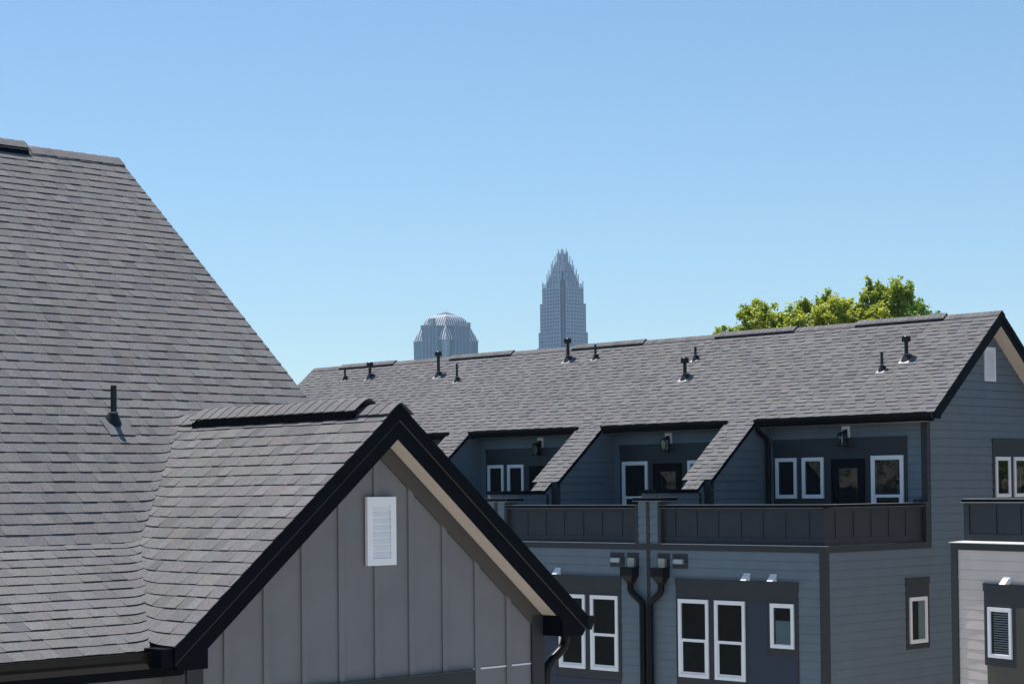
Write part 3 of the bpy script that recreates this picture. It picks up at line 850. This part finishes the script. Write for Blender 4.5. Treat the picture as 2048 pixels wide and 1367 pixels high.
# lanterns above the terrace doors
for k, where in ((0, 'nearest, by the open end of the row'), (1, 'in the middle of the row'), (2, 'farthest visible, beside the near house roof')):
    yc = unit_y(k, 2.23)
    lab = {0: 'black wall lantern on white plate above the terrace door beside the downspout',
           1: 'black wall lantern on white plate above the middle terrace door',
           2: 'black wall lantern on white plate above the terrace door nearest the grey gable'}[k]
    lt = thing('wall_lantern', lab, 'lamp', (XBw+XU-.004, YBw+yc, H+1.12), 0, 'wall lanterns above the terrace doors')
    q = MB(); q.box(-.034, 0.0, -.11, .11, .015, .30); q.build('mounting_plate', M['white'], lt)
    q = MB(); q.box(-.06, -.034, -.055, .05, .06, .22)
    q.tube([(-.05, 0, .19), (-.10, 0, .20), (-.15, 0, .17), (-.16, 0, .14)], .014, 8); q.build('bracket', M['metal_black'], lt)
    q = MB(); x = -.16; w = .075
    for sx in (-1, 1):
        for sy in (-1, 1): q.box(x+sx*w-.009, x+sx*w+.009, sy*w-.009, sy*w+.009, -.16, .13)
    q.box(x-w-.012, x+w+.012, -w-.012, w+.012, -.18, -.16)
    q.hexa([(x-w-.014, -w-.014, .12), (x+w+.014, -w-.014, .12), (x+w+.014, w+.014, .12), (x-w-.014, w+.014, .12), (x-.02, -.02, .165), (x+.02, -.02, .165), (x+.02, .02, .165), (x-.02, .02, .165)])
    q.build('lamp_frame', M['metal_black'], lt)
    q = MB(); q.tube([(x, 0, -.10), (x, 0, -.07), (x, 0, .02), (x, 0, .07)], [.014, .024, .022, .012], 10); q.build('bulb', M['bulb'], lt, smooth=True)
    q = MB(); w -= .004
    q.box(x-w, x+w, -w, w, -.158, .118); q.build('lamp_glass', M['lampglass'], lt)

# =================================================================== BEIGE TOWNHOUSE (turned 15 degrees)
houseC = thing('townhouse', 'pale beige townhouse with dark parapet at the right edge, its window half hidden', 'townhouse', (32.086, 20.383, 0), R(-15))
LC = 8.0
Tc = wall_negx(0, 0)                             # across = distance to the right of the corner
laps(Tc, [(0, -H), (LC, -H), (LC, -1.10), (0, -1.10)], LE, -1.23, t=.0045, wavy=True).build('front_wall', M['beige'], houseC)
m = MB(); m.box(.014, 11, -LC, -.002, 0, -1.10+H); m.build('core_wall', M['beige'], houseC)
m = MB(); m.box(4.15, 11, -LC, -.25, -1.10+H, 1.6+H); m.build('upper_wall', M['beige'], houseC)
m = MB(); m.prism([(3.75, -LC-.3, 1.5+H), (11.4, -LC-.3, 1.5+H), (7.5, -LC-.3, 4.4+H)], (0, LC+.3, 0), 0, 1.0); m.build('roof', M['shingle'], houseC)
m = MB(); m.box(-.028, .0, -.155, .028, 0, -1.232+H); m.box(.0, .12, .0, .028, 0, -1.232+H); m.build('corner_board', M['charcoal'], houseC)
m = MB(); m.box(-.028, .0, -LC, .028, -1.23+H, -1.105+H); m.build('band_board', M['charcoal'], houseC)
m = MB(); m.box(-.055, .19, -LC, .055, -1.103+H, -1.090+H); m.hexa([(-.05, -LC, -1.09+H), (.19, -LC, -1.09+H), (.19, .05, -1.09+H), (-.05, .05, -1.09+H), (.14, -LC, -1.062+H), (.19, -LC, -1.062+H), (.19, -.14, -1.062+H), (.14, -.14, -1.062+H)])
m.build('ledge_flashing', M['flash'], houseC)
Tp = wall_negx(.17, -.16)
P = MB(Tp); w = LC-.2
P.box(0, w, -1.06, -.325, -.10, 0); P.box(0, .15, -1.06, -.325, 0, .018); P.box(.15, w, -1.06, -.93, 0, .018); P.box(.15, w, -.375, -.325, 0, .012)
for b in (.858, 1.50, 2.14, 2.78, 3.42, 4.06, 4.7): P.box(b-.02, b+.02, -.93, -.375, 0, .016)
po = P.build('parapet', M['rail'], houseC)
q = MB(Tp); q.box(-.03, w, -.318, -.255, -.14, .05); q.build('parapet_cap', M['black'], po)
q = MB(Tp); q.box(-.04, w, -.325, -.318, -.15, .06); q.box(-.03, w, -.255, -.25, -.14, .05); q.build('cap_flashing', M['flash'], po)
Tw = wall_negx(-.005, 0)
pa = trim_panel(houseC, Tw, .865, 3.4, -3.40, -1.86)
q = MB(Tw); q.box(1.705, 3.38, -6, -2.28, .022, .026); q.box(.93, 1.705, -6, -3.40, .0, .02); q.build('panel', M['olive'], houseC)
window(houseC, Tw, .985, 1.60, -3.245, -2.30, fw=.062, fill='blind')
q = MB(lambda a, b, c: (-c, -1.485-a, b+H))
q.hexa([(-.08, -1.86, .0), (.08, -1.86, .0), (.08, -1.85, .16), (-.08, -1.85, .16), (-.08, -1.715, .0), (.08, -1.715, .0), (.08, -1.74, .06), (-.08, -1.74, .06)])
q.box(-.092, .092, -1.865, -1.70, .0, .016); q.build('exhaust_hood', M['white'], houseC)

# =================================================================== FAR TOWERS
def z1(y): return 135.0+(718-y)*.5107+H
PX = .512
# --- domed tower
az = math.atan2(1434, 1320); 
tl = thing('office_tower', 'glass office tower with ribbed vaulted crown, shorter of the two', 'skyscraper', (1320+24, 1434+26, 0), az-math.pi/2)
Q = math.sqrt(.5)
def diag(a, b): return ((a-b)*Q, -(a+b)*Q)        # building axes a (front right) and b (front left) -> local right / away
def tbox(mb, a0, a1, b0, b1, z0, z1_, m=0):
    P = [(*diag(a, b), z) for z in (z0, z1_) for a, b in ((a0, b0), (a0, b1), (a1, b1), (a1, b0))]
    mb.hexa(P, m)
HS = 23.6; CH = 23.8*math.sqrt(2)                 # half side of the full square, chamfer a+b
def octo(h, c): return [(h, -(c-h)), (h, c-h), (c-h, h), (-(c-h), h), (-h, c-h), (-h, -(c-h)), (-(c-h), -h), (c-h, -h)]
mb = MB(); o8 = octo(HS*.985, CH)
mb.prism([(*diag(a, b), 0) for a, b in o8][::-1], (0, 0, z1(648)))
body = mb.build('tower_body', M['tglass'], tl)
mb = MB()
hs = HS*.985; cw = CH-hs
for f_ in range(4):
    for k in range(13):
        u = -cw+2*cw*k/12; wd = .42 if k % 3 else .75
        dep = .5 if k % 3 else .9
        for (a0, a1, b0, b1) in ([(hs, hs+dep, u-wd, u+wd)] if f_ == 0 else [(u-wd, u+wd, hs, hs+dep)] if f_ == 1 else [(-hs-dep, -hs, u-wd, u+wd)] if f_ == 2 else [(u-wd, u+wd, -hs-dep, -hs)]):
            tbox(mb, a0, a1, b0, b1, 60, z1(649))
mb.build('pier', M['pierblue'], tl)
mb = MB()
for lo, hi, e in ((653, 641.5, 1.6),):
    for (a0, a1, b0, b1) in ((hs, hs+e, -cw, cw*.5), (-cw, cw, hs, hs+e), (-hs-e, -hs, -cw, cw), (-cw, cw, -hs-e, -hs)):
        pass
tbox(mb, hs+.9, hs+2.2, -cw-.6, 8.6, z1(651), z1(640.5)); tbox(mb, -cw-1.0, cw*.75, hs+.9, hs+2.2, z1(653), z1(645.5))
tbox(mb, -hs-2.2, -hs-.9, -cw, cw, z1(651), z1(643)); tbox(mb, -cw, cw, -hs-2.2, -hs-.9, z1(651), z1(643))
mb.build('parapet', M['conc'], tl)
mb = MB(); tbox(mb, 1.0, 8.2, hs+2.2, hs+3.0, z1(648.5), z1(634)); tbox(mb, .0, 9.4, hs+1.0, hs+2.2, z1(649), z1(633.6)); sq = mb.build('sign_panel', M['conc'], tl)
mb = MB()
for (c0, c1, y0, y1) in ((1.9, 7.3, 637, 635.8), (1.9, 2.9, 646.5, 637), (6.3, 7.3, 646.5, 637), (1.9, 7.3, 647.4, 646.5), (3.9, 5.3, 644.5, 639.3)):
    tbox(mb, c0, c1, hs+3.0, hs+3.3, z1(y0), z1(y1))
mb.build('emblem', M['rib'], sq)
# vaulted crown: fall-line ribs on four curved faces meeting at the corner ridges
prof = [(622.5, 9.5), (624, 12.5), (626.5, 16), (630, 18.8), (635, 21), (640, 22.6), (645, 24.2), (650, 25.8), (656, 27.6), (662, 29.4), (668, 31.2), (673, 32.4), (677, 33.2)]
NS = 15
for f_ in range(4):
    mr = MB()
    for k in range(-NS, NS):
        u0, u1 = k*1.7, (k+1)*1.7
        for (ya, ra), (yb, rb) in zip(prof[:-1], prof[1:]):
            ha, hb = ra*Q, rb*Q
            pts = []
            for (u, h, y) in ((u0, ha, ya), (u1, ha, ya), (u1, hb, yb), (u0, hb, yb)):
                uu = max(-h, min(h, u))
                a, b = {0: (h, uu), 1: (uu, h), 2: (-h, uu), 3: (uu, -h)}[f_]
                pts.append((*diag(a, b), z1(y)))
            if min(u0, u1) >= hb or max(u0, u1) <= -hb: continue
            mr.poly(pts, k % 2)
    mr.build('crown_vault', [M['rib'], M['ribdark']], tl, weld=True)
mb = MB(); h = 9.5*Q+.5
for k in range(4):
    c = [(h, h), (-h, h), (-h, -h), (h, -h)]
    mb.poly([(*diag(*c[k]), z1(622.3)), (*diag(*c[(k+1) % 4]), z1(622.3)), (0, 0, z1(617.3))])
mb.build('crown_cap', M['ribdark'], tl)
mb = MB()
for dx in (-2.6, .3, 2.4): mb.tube([(dx, 0, z1(619)), (dx, 0, z1(610.5 if dx > 1 else 612))], .12, 5)
mb.build('antenna', M['conc'], tl)
# flared corner bays
mb = MB()
for k in range(4):
    rot = [(1, 1), (-1, 1), (-1, -1), (1, -1)][k]
    def bp(r, w, z):
        # corner tip at distance r on the diagonal, wings w wide on the chamfer
        d = r*Q; c = CH/2
        return [(*diag(rot[0]*d, rot[1]*d), z), (*diag(rot[0]*(c+w*Q), rot[1]*(c-w*Q)), z), (*diag(rot[0]*(c-w*Q), rot[1]*(c+w*Q)), z)]
    A = bp(31.4, 5.4, 40); B = bp(33.2, 6.2, z1(677)); D_ = bp(33.2, 6.2, z1(675.5))
    for P, Q2 in ((A, B), (B, D_)):
        for i in range(3):
            mb.poly([P[i], P[(i+1) % 3], Q2[(i+1) % 3], Q2[i]])
    mb.poly(D_)
bay = mb.build('corner_bay', M['tglass2'], tl)
mb = MB()
for k in range(4):
    rot = [(1, 1), (-1, 1), (-1, -1), (1, -1)][k]
    ca, cb_ = 31.6*Q, 33.5*Q
    mb.tube([(*diag(rot[0]*ca, rot[1]*ca), 40), (*diag(rot[0]*cb_, rot[1]*cb_), z1(676))], .28, 6)
    c = CH/2
    for w in (6.4,):
        p0 = diag(rot[0]*(c+w*Q), rot[1]*(c-w*Q)); p1 = diag(rot[0]*33.6*Q, rot[1]*33.6*Q); p2 = diag(rot[0]*(c-w*Q), rot[1]*(c+w*Q))
        mb.tube([(*p0, z1(676.5)), (*p1, z1(676.5)), (*p2, z1(676.5))], .7, 6)
mb.build('bay_mullion', M['rib'], bay)
# lettering on the right-hand parapet
def lettering(text, size, parent, mat, mtx, name='lettering', depth=.15):
    cu_ = bpy.data.curves.new(name, 'FONT'); cu_.body = text; cu_.size = size; cu_.extrude = depth; cu_.align_x = 'CENTER'; cu_.align_y = 'CENTER'
    to = bpy.data.objects.new(name, cu_); C.objects.link(to)
    dg = bpy.context.evaluated_depsgraph_get()
    me = bpy.data.meshes.new_from_object(to.evaluated_get(dg)); bpy.data.objects.remove(to)
    me.transform(mtx); me.materials.clear(); me.materials.append(mat)
    o = bpy.data.objects.new(name, me); C.objects.link(o); o.parent = parent
    return o
# face +a : outward (Q,-Q), reading direction from b+ to b- -> local (+x, +y)
ctr = diag(hs+2.4, -1.2)
mt = Matrix(((Q, 0, Q, ctr[0]), (Q, 0, -Q, ctr[1]), (0, 1, 0, z1(645.6)), (0, 0, 0, 1)))
lettering('TRUIST', 5.3, sq, M['rib'], mt)

# --- taller stepped tower
def z2(y): return 144.4+(697-y)*.5116+H
az2 = math.atan2(1349, 1405)
tr = thing('office_tower', 'tall stone tower stepping up to a crown of spires, taller of the two', 'skyscraper', (1405+18, 1349+17, 0), az2-math.pi/2)
tiers = [(None, 697, 29.6), (None, 693, 28.8), (693, 662, 27.2), (662, 604, 25.6), (604, 571, 23.4), (571, 558, 19.0), (558, 548, 15.2), (548, 537, 12.8), (537, 529, 10.4), (529, 521, 8.0), (521, 513, 5.9), (513, 507, 4.5)]
body = MB(); piers = MB(); spires = MB(); zl = 0
for i, (yb, yt, r) in enumerate(tiers):
    zb = 0 if yb is None else z2(yb)-1; zt = z2(yt)
    h = r*.80; bulge = r*.20                          # squarish plan with bowed faces; corner notch towards the viewer
    notch = 6.2 if r > 18 else 3.0 if r > 12 else 1.2
    ring = []
    for k in range(4):
        n = 8; face = []
        for j in range(n+1):
            u = -h+notch+(2*(h-notch))*j/n; d_ = h*.86+bulge*(1-(u/h)**2)*.35
            face.append((d_, u))
        if k == 0: fp = face
        elif k == 1: fp = [(-u, d_) for d_, u in face]
        elif k == 2: fp = [(-d_, -u) for d_, u in face]
        else: fp = [(u, -d_) for d_, u in face]
        c = (h*.86-(3.2 if r > 18 else 1.6))
        ring += fp
        ring.append({0: (c, c), 1: (-c, c), 2: (-c, -c), 3: (c, -c)}[k])
    body.prism([(*diag(a, b), zb) for a, b in ring][::-1], (0, 0, zt-zb))
    np_ = max(4, int((h-notch)*2/2.2))
    for k in range(4):
        for j in range(np_+1):
            u = (-h+notch+.3)+(2*(h-notch-.3))*j/np_; d_ = h*.86+bulge*(1-(u/h)**2)*.35
            big = j % 2 == 0
            wd = .42 if big else .27
            top = zt+(rnd.uniform(3.4, 6.0) if yt < 575 else 1.2 if yt < 600 else .6)*(1 if big else .55)
            if j in (0, np_) and yt < 603: top += 2.2
            P = {0: (d_-.3, d_+.75, u-wd, u+wd), 1: (-u-wd, -u+wd, d_-.3, d_+.75), 2: (-d_-.75, -d_+.3, -u-wd, -u+wd), 3: (u-wd, u+wd, -d_-.75, -d_+.3)}[k]
            tbox(piers, *P, max(zb, 40), zt)
            tbox(piers, P[0]+.1, P[1]-.1, P[2]+.1, P[3]-.1, zt, top)
    # floor spandrels give the small windows of the shaft
tb = body.build('tower_body', M['tglass'], tr)
for (px_, py_) in ((-4.2, 0), (4.2, 0), (0, -4.2), (0, 4.2)):
    spires = MB(); spires.tube([(px_, py_, z2(513)), (px_, py_, z2(501)), (px_, py_, z2(496)), (px_, py_, z2(490.5))], [1.0, .9, .55, .15], 6)
    for q_ in (-1.5, 1.5):
        spires.tube([(px_*.9+q_*.6, py_*.9-q_*.3, z2(512)), (px_*.9+q_*.6, py_*.9-q_*.3, z2(502)), (px_*.9+q_*.6, py_*.9-q_*.3, z2(497))], [.45, .4, .1], 5)
    spires.build('spire', M['pier'], tr)
mbx = MB(); mbx.tube([(0, 0, z2(513)), (0, 0, z2(506)), (0, 0, z2(503))], [5.2, 4.4, 3.6], 10); mbx.build('lantern_drum', M['tglass2'], tr)
mb = MB()                                             # corner strip: bright mullion in the dark notch, spandrel lines
for k, (sa, sb2) in enumerate(((1, 1), (-1, 1), (-1, -1), (1, -1))):
    for (yb, yt, r) in tiers[1:5]:
        zb = 60 if yb is None else z2(yb); c = (r*.80*.86-2.9)
        p = diag(sa*c, sb2*c); mb.tube([(*p, zb), (*p, z2(yt))], .32, 4)
mb.build('corner_mullion', M['pier'], tr)
mb = piers
for (yb, yt, r) in tiers[1:5]:
    y = 745 if yb is None else yb
    h = r*.80
    while y > yt+3:
        for k in range(4):
            n = 8
            for j in range(n):
                ua = -h+6.2+(2*(h-6.2))*j/n; ub = -h+6.2+(2*(h-6.2))*(j+1)/n
                da = h*.86+r*.2*(1-(ua/h)**2)*.35+.3; db = h*.86+r*.2*(1-(ub/h)**2)*.35+.3
                pa, pb = {0: ((da, ua), (db, ub)), 1: ((-ua, da), (-ub, db)), 2: ((-da, -ua), (-db, -ub)), 3: ((ua, -da), (ub, -db))}[k]
                A, B = diag(*pa), diag(*pb)
                mb.poly([(*A, z2(y)), (*B, z2(y)), (*B, z2(y)+1.5), (*A, z2(y)+1.5)])
        y -= 7.2
mb.build('facade_lattice', M['pier'], tr)

# --- the spiked top of a third tower beside the tree
t3 = thing('office_tower', 'far grey tower top with small spikes peeping over the roof beside the tree', 'skyscraper', (1668+6, 1088-9, 0), math.atan2(1082, 1674)-math.pi/2)
def z3(y): return 174.8+(630-y)*.51+H
mb = MB(); mb.box(-17, 11.2, 0, 26, 0, z3(629)); mb.build('tower_body', M['tglass'], t3)
mb = MB()
for k in range(14):
    x = -16.8+2.1*k; mb.box(x, x+.9, -.6, .2, 60, z3(627))
mb.box(-17.2, 11.4, -.3, 26.2, z3(629), z3(627.3))
mb.build('pier', M['pier'], t3)
mb = MB()
for k, (x, t) in enumerate(((-15, 625), (-12, 623), (-9, 625), (-5.5, 624), (-3.2, 621.8), (-.6, 626), (1.6, 622.4), (3.8, 626), (5.9, 623.3), (8.2, 626), (10.6, 623.6))):
    mb.tube([(x, 0, z3(628)), (x, 0, z3(626.4)), (x, 0, z3(t))], [.7, .5, .12], 6)
mb.build('spire', M['pier'], t3)

# =================================================================== TREES
def tree(name, label, base, tips, nleaf, size, mat, seed, height, rz, spread):
    """tapered trunk, limbs to every foliage clump, many small leaf faces in the clumps. tips: (right, away, z, rx, rz, tone)"""
    rr = random.Random(seed)
    o = thing(name, label, 'tree', base, rz)
    t = MB()
    fork = height*.42
    t.tube([(0, 0, -.1), (.05, 0, 1.2), (.1, .05, fork*.6), (.08, .1, fork)], [.30, .24, .20, .17], 9)
    for (x, y, z, rx, rz_, tn) in tips:
        s = (.08*rr.random(), .1, fork*rr.uniform(.75, 1.0))
        mid = (x*.45+rr.uniform(-.2, .2), y*.45, s[2]+(z-s[2])*.55)
        end = (x, y, z+rz_*.3)
        t.tube([s, mid, ((mid[0]+end[0])/2+rr.uniform(-.1, .1), (mid[1]+end[1])/2, (mid[2]+end[2])/2+.1), end], [.11, .07, .04, .012], 6)
        for q in range(5):
            e2 = (x+rr.uniform(-1, 1)*rx*.8, y+rr.uniform(-1, 1)*rx*.8, z+rr.uniform(-.4, .9)*rz_)
            t.tube([mid if q % 2 else ((mid[0]+end[0])/2, (mid[1]+end[1])/2, (mid[2]+end[2])/2), e2], [.028, .006], 4)
    t.build('trunk', M['bark'], o, smooth=True)
    c = MB()
    wts = [rx*rx*rz_ for (_, _, _, rx, rz_, _) in tips]; tot = sum(wts)
    for (x, y, z, rx, rz_, tn), w in zip(tips, wts):
        n = int(nleaf*(w/tot)**.85*1.6)
        subs = [(rr.gauss(0, .42), rr.gauss(0, .42), rr.gauss(0, .45), rr.uniform(.14, .30)) for _ in range(18)]
        for k in range(n):
            sx, sy, sz, sr = rr.choice(subs)
            px, py, pz = x+(sx+rr.gauss(0, sr*.62))*rx, y+(sy+rr.gauss(0, sr*.62))*rx, z+(sz+rr.gauss(0, sr*.62))*rz_
            L_ = size*rr.uniform(.65, 1.25); W = L_*rr.uniform(.5, .75)
            d1 = Vector((rr.gauss(0, 1), rr.gauss(0, 1), rr.gauss(-.3, .9))).normalized()
            nn = Vector((px-x, py-y, pz-z))*.8+Vector((rr.gauss(0, .7), rr.gauss(0, .7), rr.gauss(.5, .6)))
            sd = d1.cross(nn)
            if sd.length < 1e-3: continue
            sd.normalize(); nn = sd.cross(d1)
            p = Vector((px, py, pz))
            tt = min(1, max(0, rr.gauss(tn, .22)))
            c.poly([p, p+d1*L_*.45+sd*W*.5+nn*.02, p+d1*L_, p+d1*L_*.45-sd*W*.5+nn*.02], 0, (tt, tt, tt))
    c.build('crown', M[mat], o)
    return o
# local frame of the trees: x = right in the view, y = away
taz = R(35.9)
def tp(px, py, dy=0, rx=.6, rz_=.6, tn=.5):
    """foliage clump centre from its place in a 72 m deep view: metres right of the tree axis, height above ground"""
    return ((px-1634)/52.9, dy, (964-py)/52.9+H, rx, rz_, tn)
tips = [tp(1437, 668, 0, .30, .36, .5), tp(1452, 666, 0, .42, .45, .5), tp(1475, 648, .3, .42, .5, .5), tp(1500, 636, .2, .62, .72, .6), tp(1525, 626, -.2, .5, .55, .55), tp(1490, 608, .2, .26, .34, .3), tp(1555, 640, .2, .6, .6, .45),
        tp(1528, 655, -.3, .7, .5, .6), tp(1596, 612, .1, .36, .66, .45), tp(1608, 605, .1, .30, .42, .5), tp(1622, 622, .4, .22, .3, .35), tp(1590, 645, -.4, .75, .55, .6),
        tp(1640, 596, .1, .26, .42, .4), tp(1652, 602, 0, .3, .5, .5), tp(1648, 632, -.3, .6, .7, .8), tp(1676, 622, -.2, .52, .72, .8), tp(1668, 645, -.5, .6, .6, .7), tp(1705, 632, 0, .62, .75, .65),
        tp(1731, 568, .2, .16, .44, .3), tp(1732, 590, .1, .46, .52, .45), tp(1753, 566, .2, .17, .28, .3), tp(1755, 600, .1, .62, .6, .5), tp(1782, 578, 0, .42, .5, .5), tp(1788, 566, .2, .18, .36, .35),
        tp(1804, 582, .3, .26, .46, .3), tp(1812, 572, .3, .15, .3, .25), tp(1782, 608, .2, .6, .6, .4), tp(1745, 625, -.4, .6, .5, .65), tp(1790, 632, .3, .6, .45, .3), tp(1725, 648, -.6, .7, .5, .75), tp(1765, 650, -.3, .7, .5, .35)]
for k in range(22):                                  # the part of the crown hidden behind the roof
    an = rnd.uniform(0, 6.28); q = rnd.uniform(.2, 1)
    tips.append((math.cos(an)*3.6*q+.3, math.sin(an)*2.6*q+.6, rnd.uniform(8.2, 14.6), rnd.uniform(.6, .9), rnd.uniform(.6, .8), rnd.uniform(.3, .6)))
tree('leafy_tree', 'tall yellow green leafy tree rising behind the long shingle roof', (58.77, 42.94, 0), tips, 46000, .135, 'leaf', 3, 16.5, taz-math.pi/2, 4)
tips2 = [((px-1812)/52.9, dy, (990-py)/52.9+H, rx, rz_, tn) for px, py, dy, rx, rz_, tn in
         ((1822, 635, 0, .42, .42, .55), (1838, 632, .2, .26, .40, .5), (1806, 648, -.2, .45, .4, .6), (1838, 655, .1, .5, .4, .45), (1828, 620, .1, .2, .22, .5))]
tips2 += [(rnd.uniform(-1.5, 1.5), rnd.uniform(-1.5, 1.5), rnd.uniform(9, 14.2), .75, .7, .5) for _ in range(9)]
tree('leafy_tree', 'smaller bright green treetop at the right of the tall tree behind the roof', (61.8, 41.0, 0), tips2, 5200, .15, 'leaf2', 11, 14.5, taz-math.pi/2, 3)
# trees of the lane on the near side, seen mirrored in the end wall's windows
tips3 = [(rnd.uniform(-3.4, 3.4), rnd.uniform(-3.0, 3.0), rnd.uniform(4.5, 12.6), rnd.uniform(.9, 1.4), rnd.uniform(.8, 1.2), rnd.uniform(.2, .8)) for _ in range(26)]
tree('leafy_tree', 'round green lane tree mirrored in the upper end windows', (75, 3, 0), tips3, 9000, .34, 'leaf2', 21, 12, 0, 4)

# unseen trees added beyond the near side so the windows reflect something dark
c = MB()
for k in range(14000):
    t_ = rnd.uniform(-.3, 1.0); cx, cy_ = -150+rnd.gauss(0, 10), -60+t_*520
    top = 23+3.5*math.sin(cy_*.11)+2.5*math.sin(cy_*.37+1)
    p = Vector((cx, cy_, top*rnd.random()**.7)); L_ = rnd.uniform(1.2, 2.6)
    d1 = Vector((rnd.gauss(0, 1), rnd.gauss(0, 1), rnd.gauss(0, 1))).normalized(); d2 = d1.cross(Vector((rnd.gauss(0, 1), rnd.gauss(0, 1), rnd.gauss(0, 1)))).normalized()
    tt = rnd.random(); c.poly([p, p+d1*L_*.5+d2*L_*.3, p+d1*L_, p+d1*L_*.5-d2*L_*.3], 0, (tt, tt, tt))
o = c.build('added_wood', M['leafdark']); o['kind'] = 'stuff'; o['label'] = 'dark far trees added out of view to darken the window reflections'; o['category'] = 'added_wood'

# =================================================================== GROUND
m = MB(); S = 6000
m.poly([(-S, -S, 0), (S, -S, 0), (S, S, 0), (-S, S, 0)])
o = m.build('ground', ground_mat('grass_and_soil', (.03, .038, .02), (.055, .055, .038), .35)); o['kind'] = 'structure'
m = MB(); m.box(-40, 32.2, -60, 12.2, .0, .004); m.box(14.5, 32.2, 12.2, 60, .0, .004); o = m.build('bounce_alley', ground_mat('concrete_paving', (.40, .385, .36), (.48, .46, .43), 1.2)); o['kind'] = 'structure'  # paving out of view, widened and lightened to bounce light onto shaded walls
m = MB(); m.box(14.35, 14.5, -60, 60, 0, .13); o = m.build('kerb', M['conc']); o['kind'] = 'structure'

# =================================================================== AIR
m = MB(); m.box(-600, 2700, -600, 2700, -1, 330)
hm = bpy.data.materials.new('thin_air_haze'); hm.use_nodes = True; hn = hm.node_tree
hn.nodes.remove(hn.nodes['Principled BSDF']); pv = hn.nodes.new('ShaderNodeVolumePrincipled')
pv.inputs['Color'].default_value = (.58, .80, 1, 1); pv.inputs['Density'].default_value = .00012
hn.links.new(pv.outputs[0], hn.nodes['Material Output'].inputs['Volume'])
o = m.build('haze', hm); o['kind'] = 'stuff'

# =================================================================== CAMERA, LIGHT, SKY
cam = bpy.data.cameras.new('camera'); co = bpy.data.objects.new('camera', cam); C.objects.link(co); sc.camera = co
f_px, pitch, roll, yaw, cy = 3808.008, .0252774, -.0102848, .00711348, 883.84
a = math.pi/4+yaw
F0 = Vector((math.cos(a), math.sin(a), 0)); R0 = Vector((math.sin(a), -math.cos(a), 0)); Z = Vector((0, 0, 1))
F = F0*math.cos(pitch)+Z*math.sin(pitch); Up = Z*math.cos(pitch)-F0*math.sin(pitch)
Rt = R0*math.cos(roll)+Up*math.sin(roll); Up2 = Up*math.cos(roll)-R0*math.sin(roll)
mt = Matrix((( Rt.x, Up2.x, -F.x, 0), (Rt.y, Up2.y, -F.y, 0), (Rt.z, Up2.z, -F.z, H), (0, 0, 0, 1)))
co.matrix_world = mt
cam.sensor_width = 36; cam.lens = 36*f_px/2048; cam.shift_y = (cy-683.5)/2048
cam.clip_start = .1; cam.clip_end = 20000

sd = Vector((.058, .375, .925)).normalized()           # towards the sun
el = math.asin(sd.z); 
sun = bpy.data.lights.new('sun', 'SUN'); so = bpy.data.objects.new('sun', sun); C.objects.link(so)
sun.energy = 5.0; sun.angle = R(.53); sun.color = (1, .955, .90)
so.rotation_euler = sd.to_track_quat('Z', 'Y').to_euler()
w = bpy.data.worlds.new('World'); sc.world = w; w.use_nodes = True; nt = w.node_tree
sky = nt.nodes.new('ShaderNodeTexSky'); sky.sky_type = 'NISHITA'; sky.sun_disc = False
sky.sun_elevation = el; sky.sun_rotation = math.atan2(sd.x, sd.y)
sky.altitude = 0; sky.air_density = 1.0; sky.dust_density = 0; sky.ozone_density = 6
bg = nt.nodes['Background']; bg.inputs[1].default_value = .101
tint = nt.nodes.new('ShaderNodeVectorMath'); tint.operation = 'MULTIPLY'; tint.inputs[1].default_value = (.99, 1.028, .972)   # white balance of the photograph
nt.links.new(sky.outputs[0], tint.inputs[0]); nt.links.new(tint.outputs[0], bg.inputs[0])
sc.view_settings.view_transform = 'Standard'; sc.view_settings.look = 'None'; sc.view_settings.exposure = .45; sc.view_settings.gamma = 1
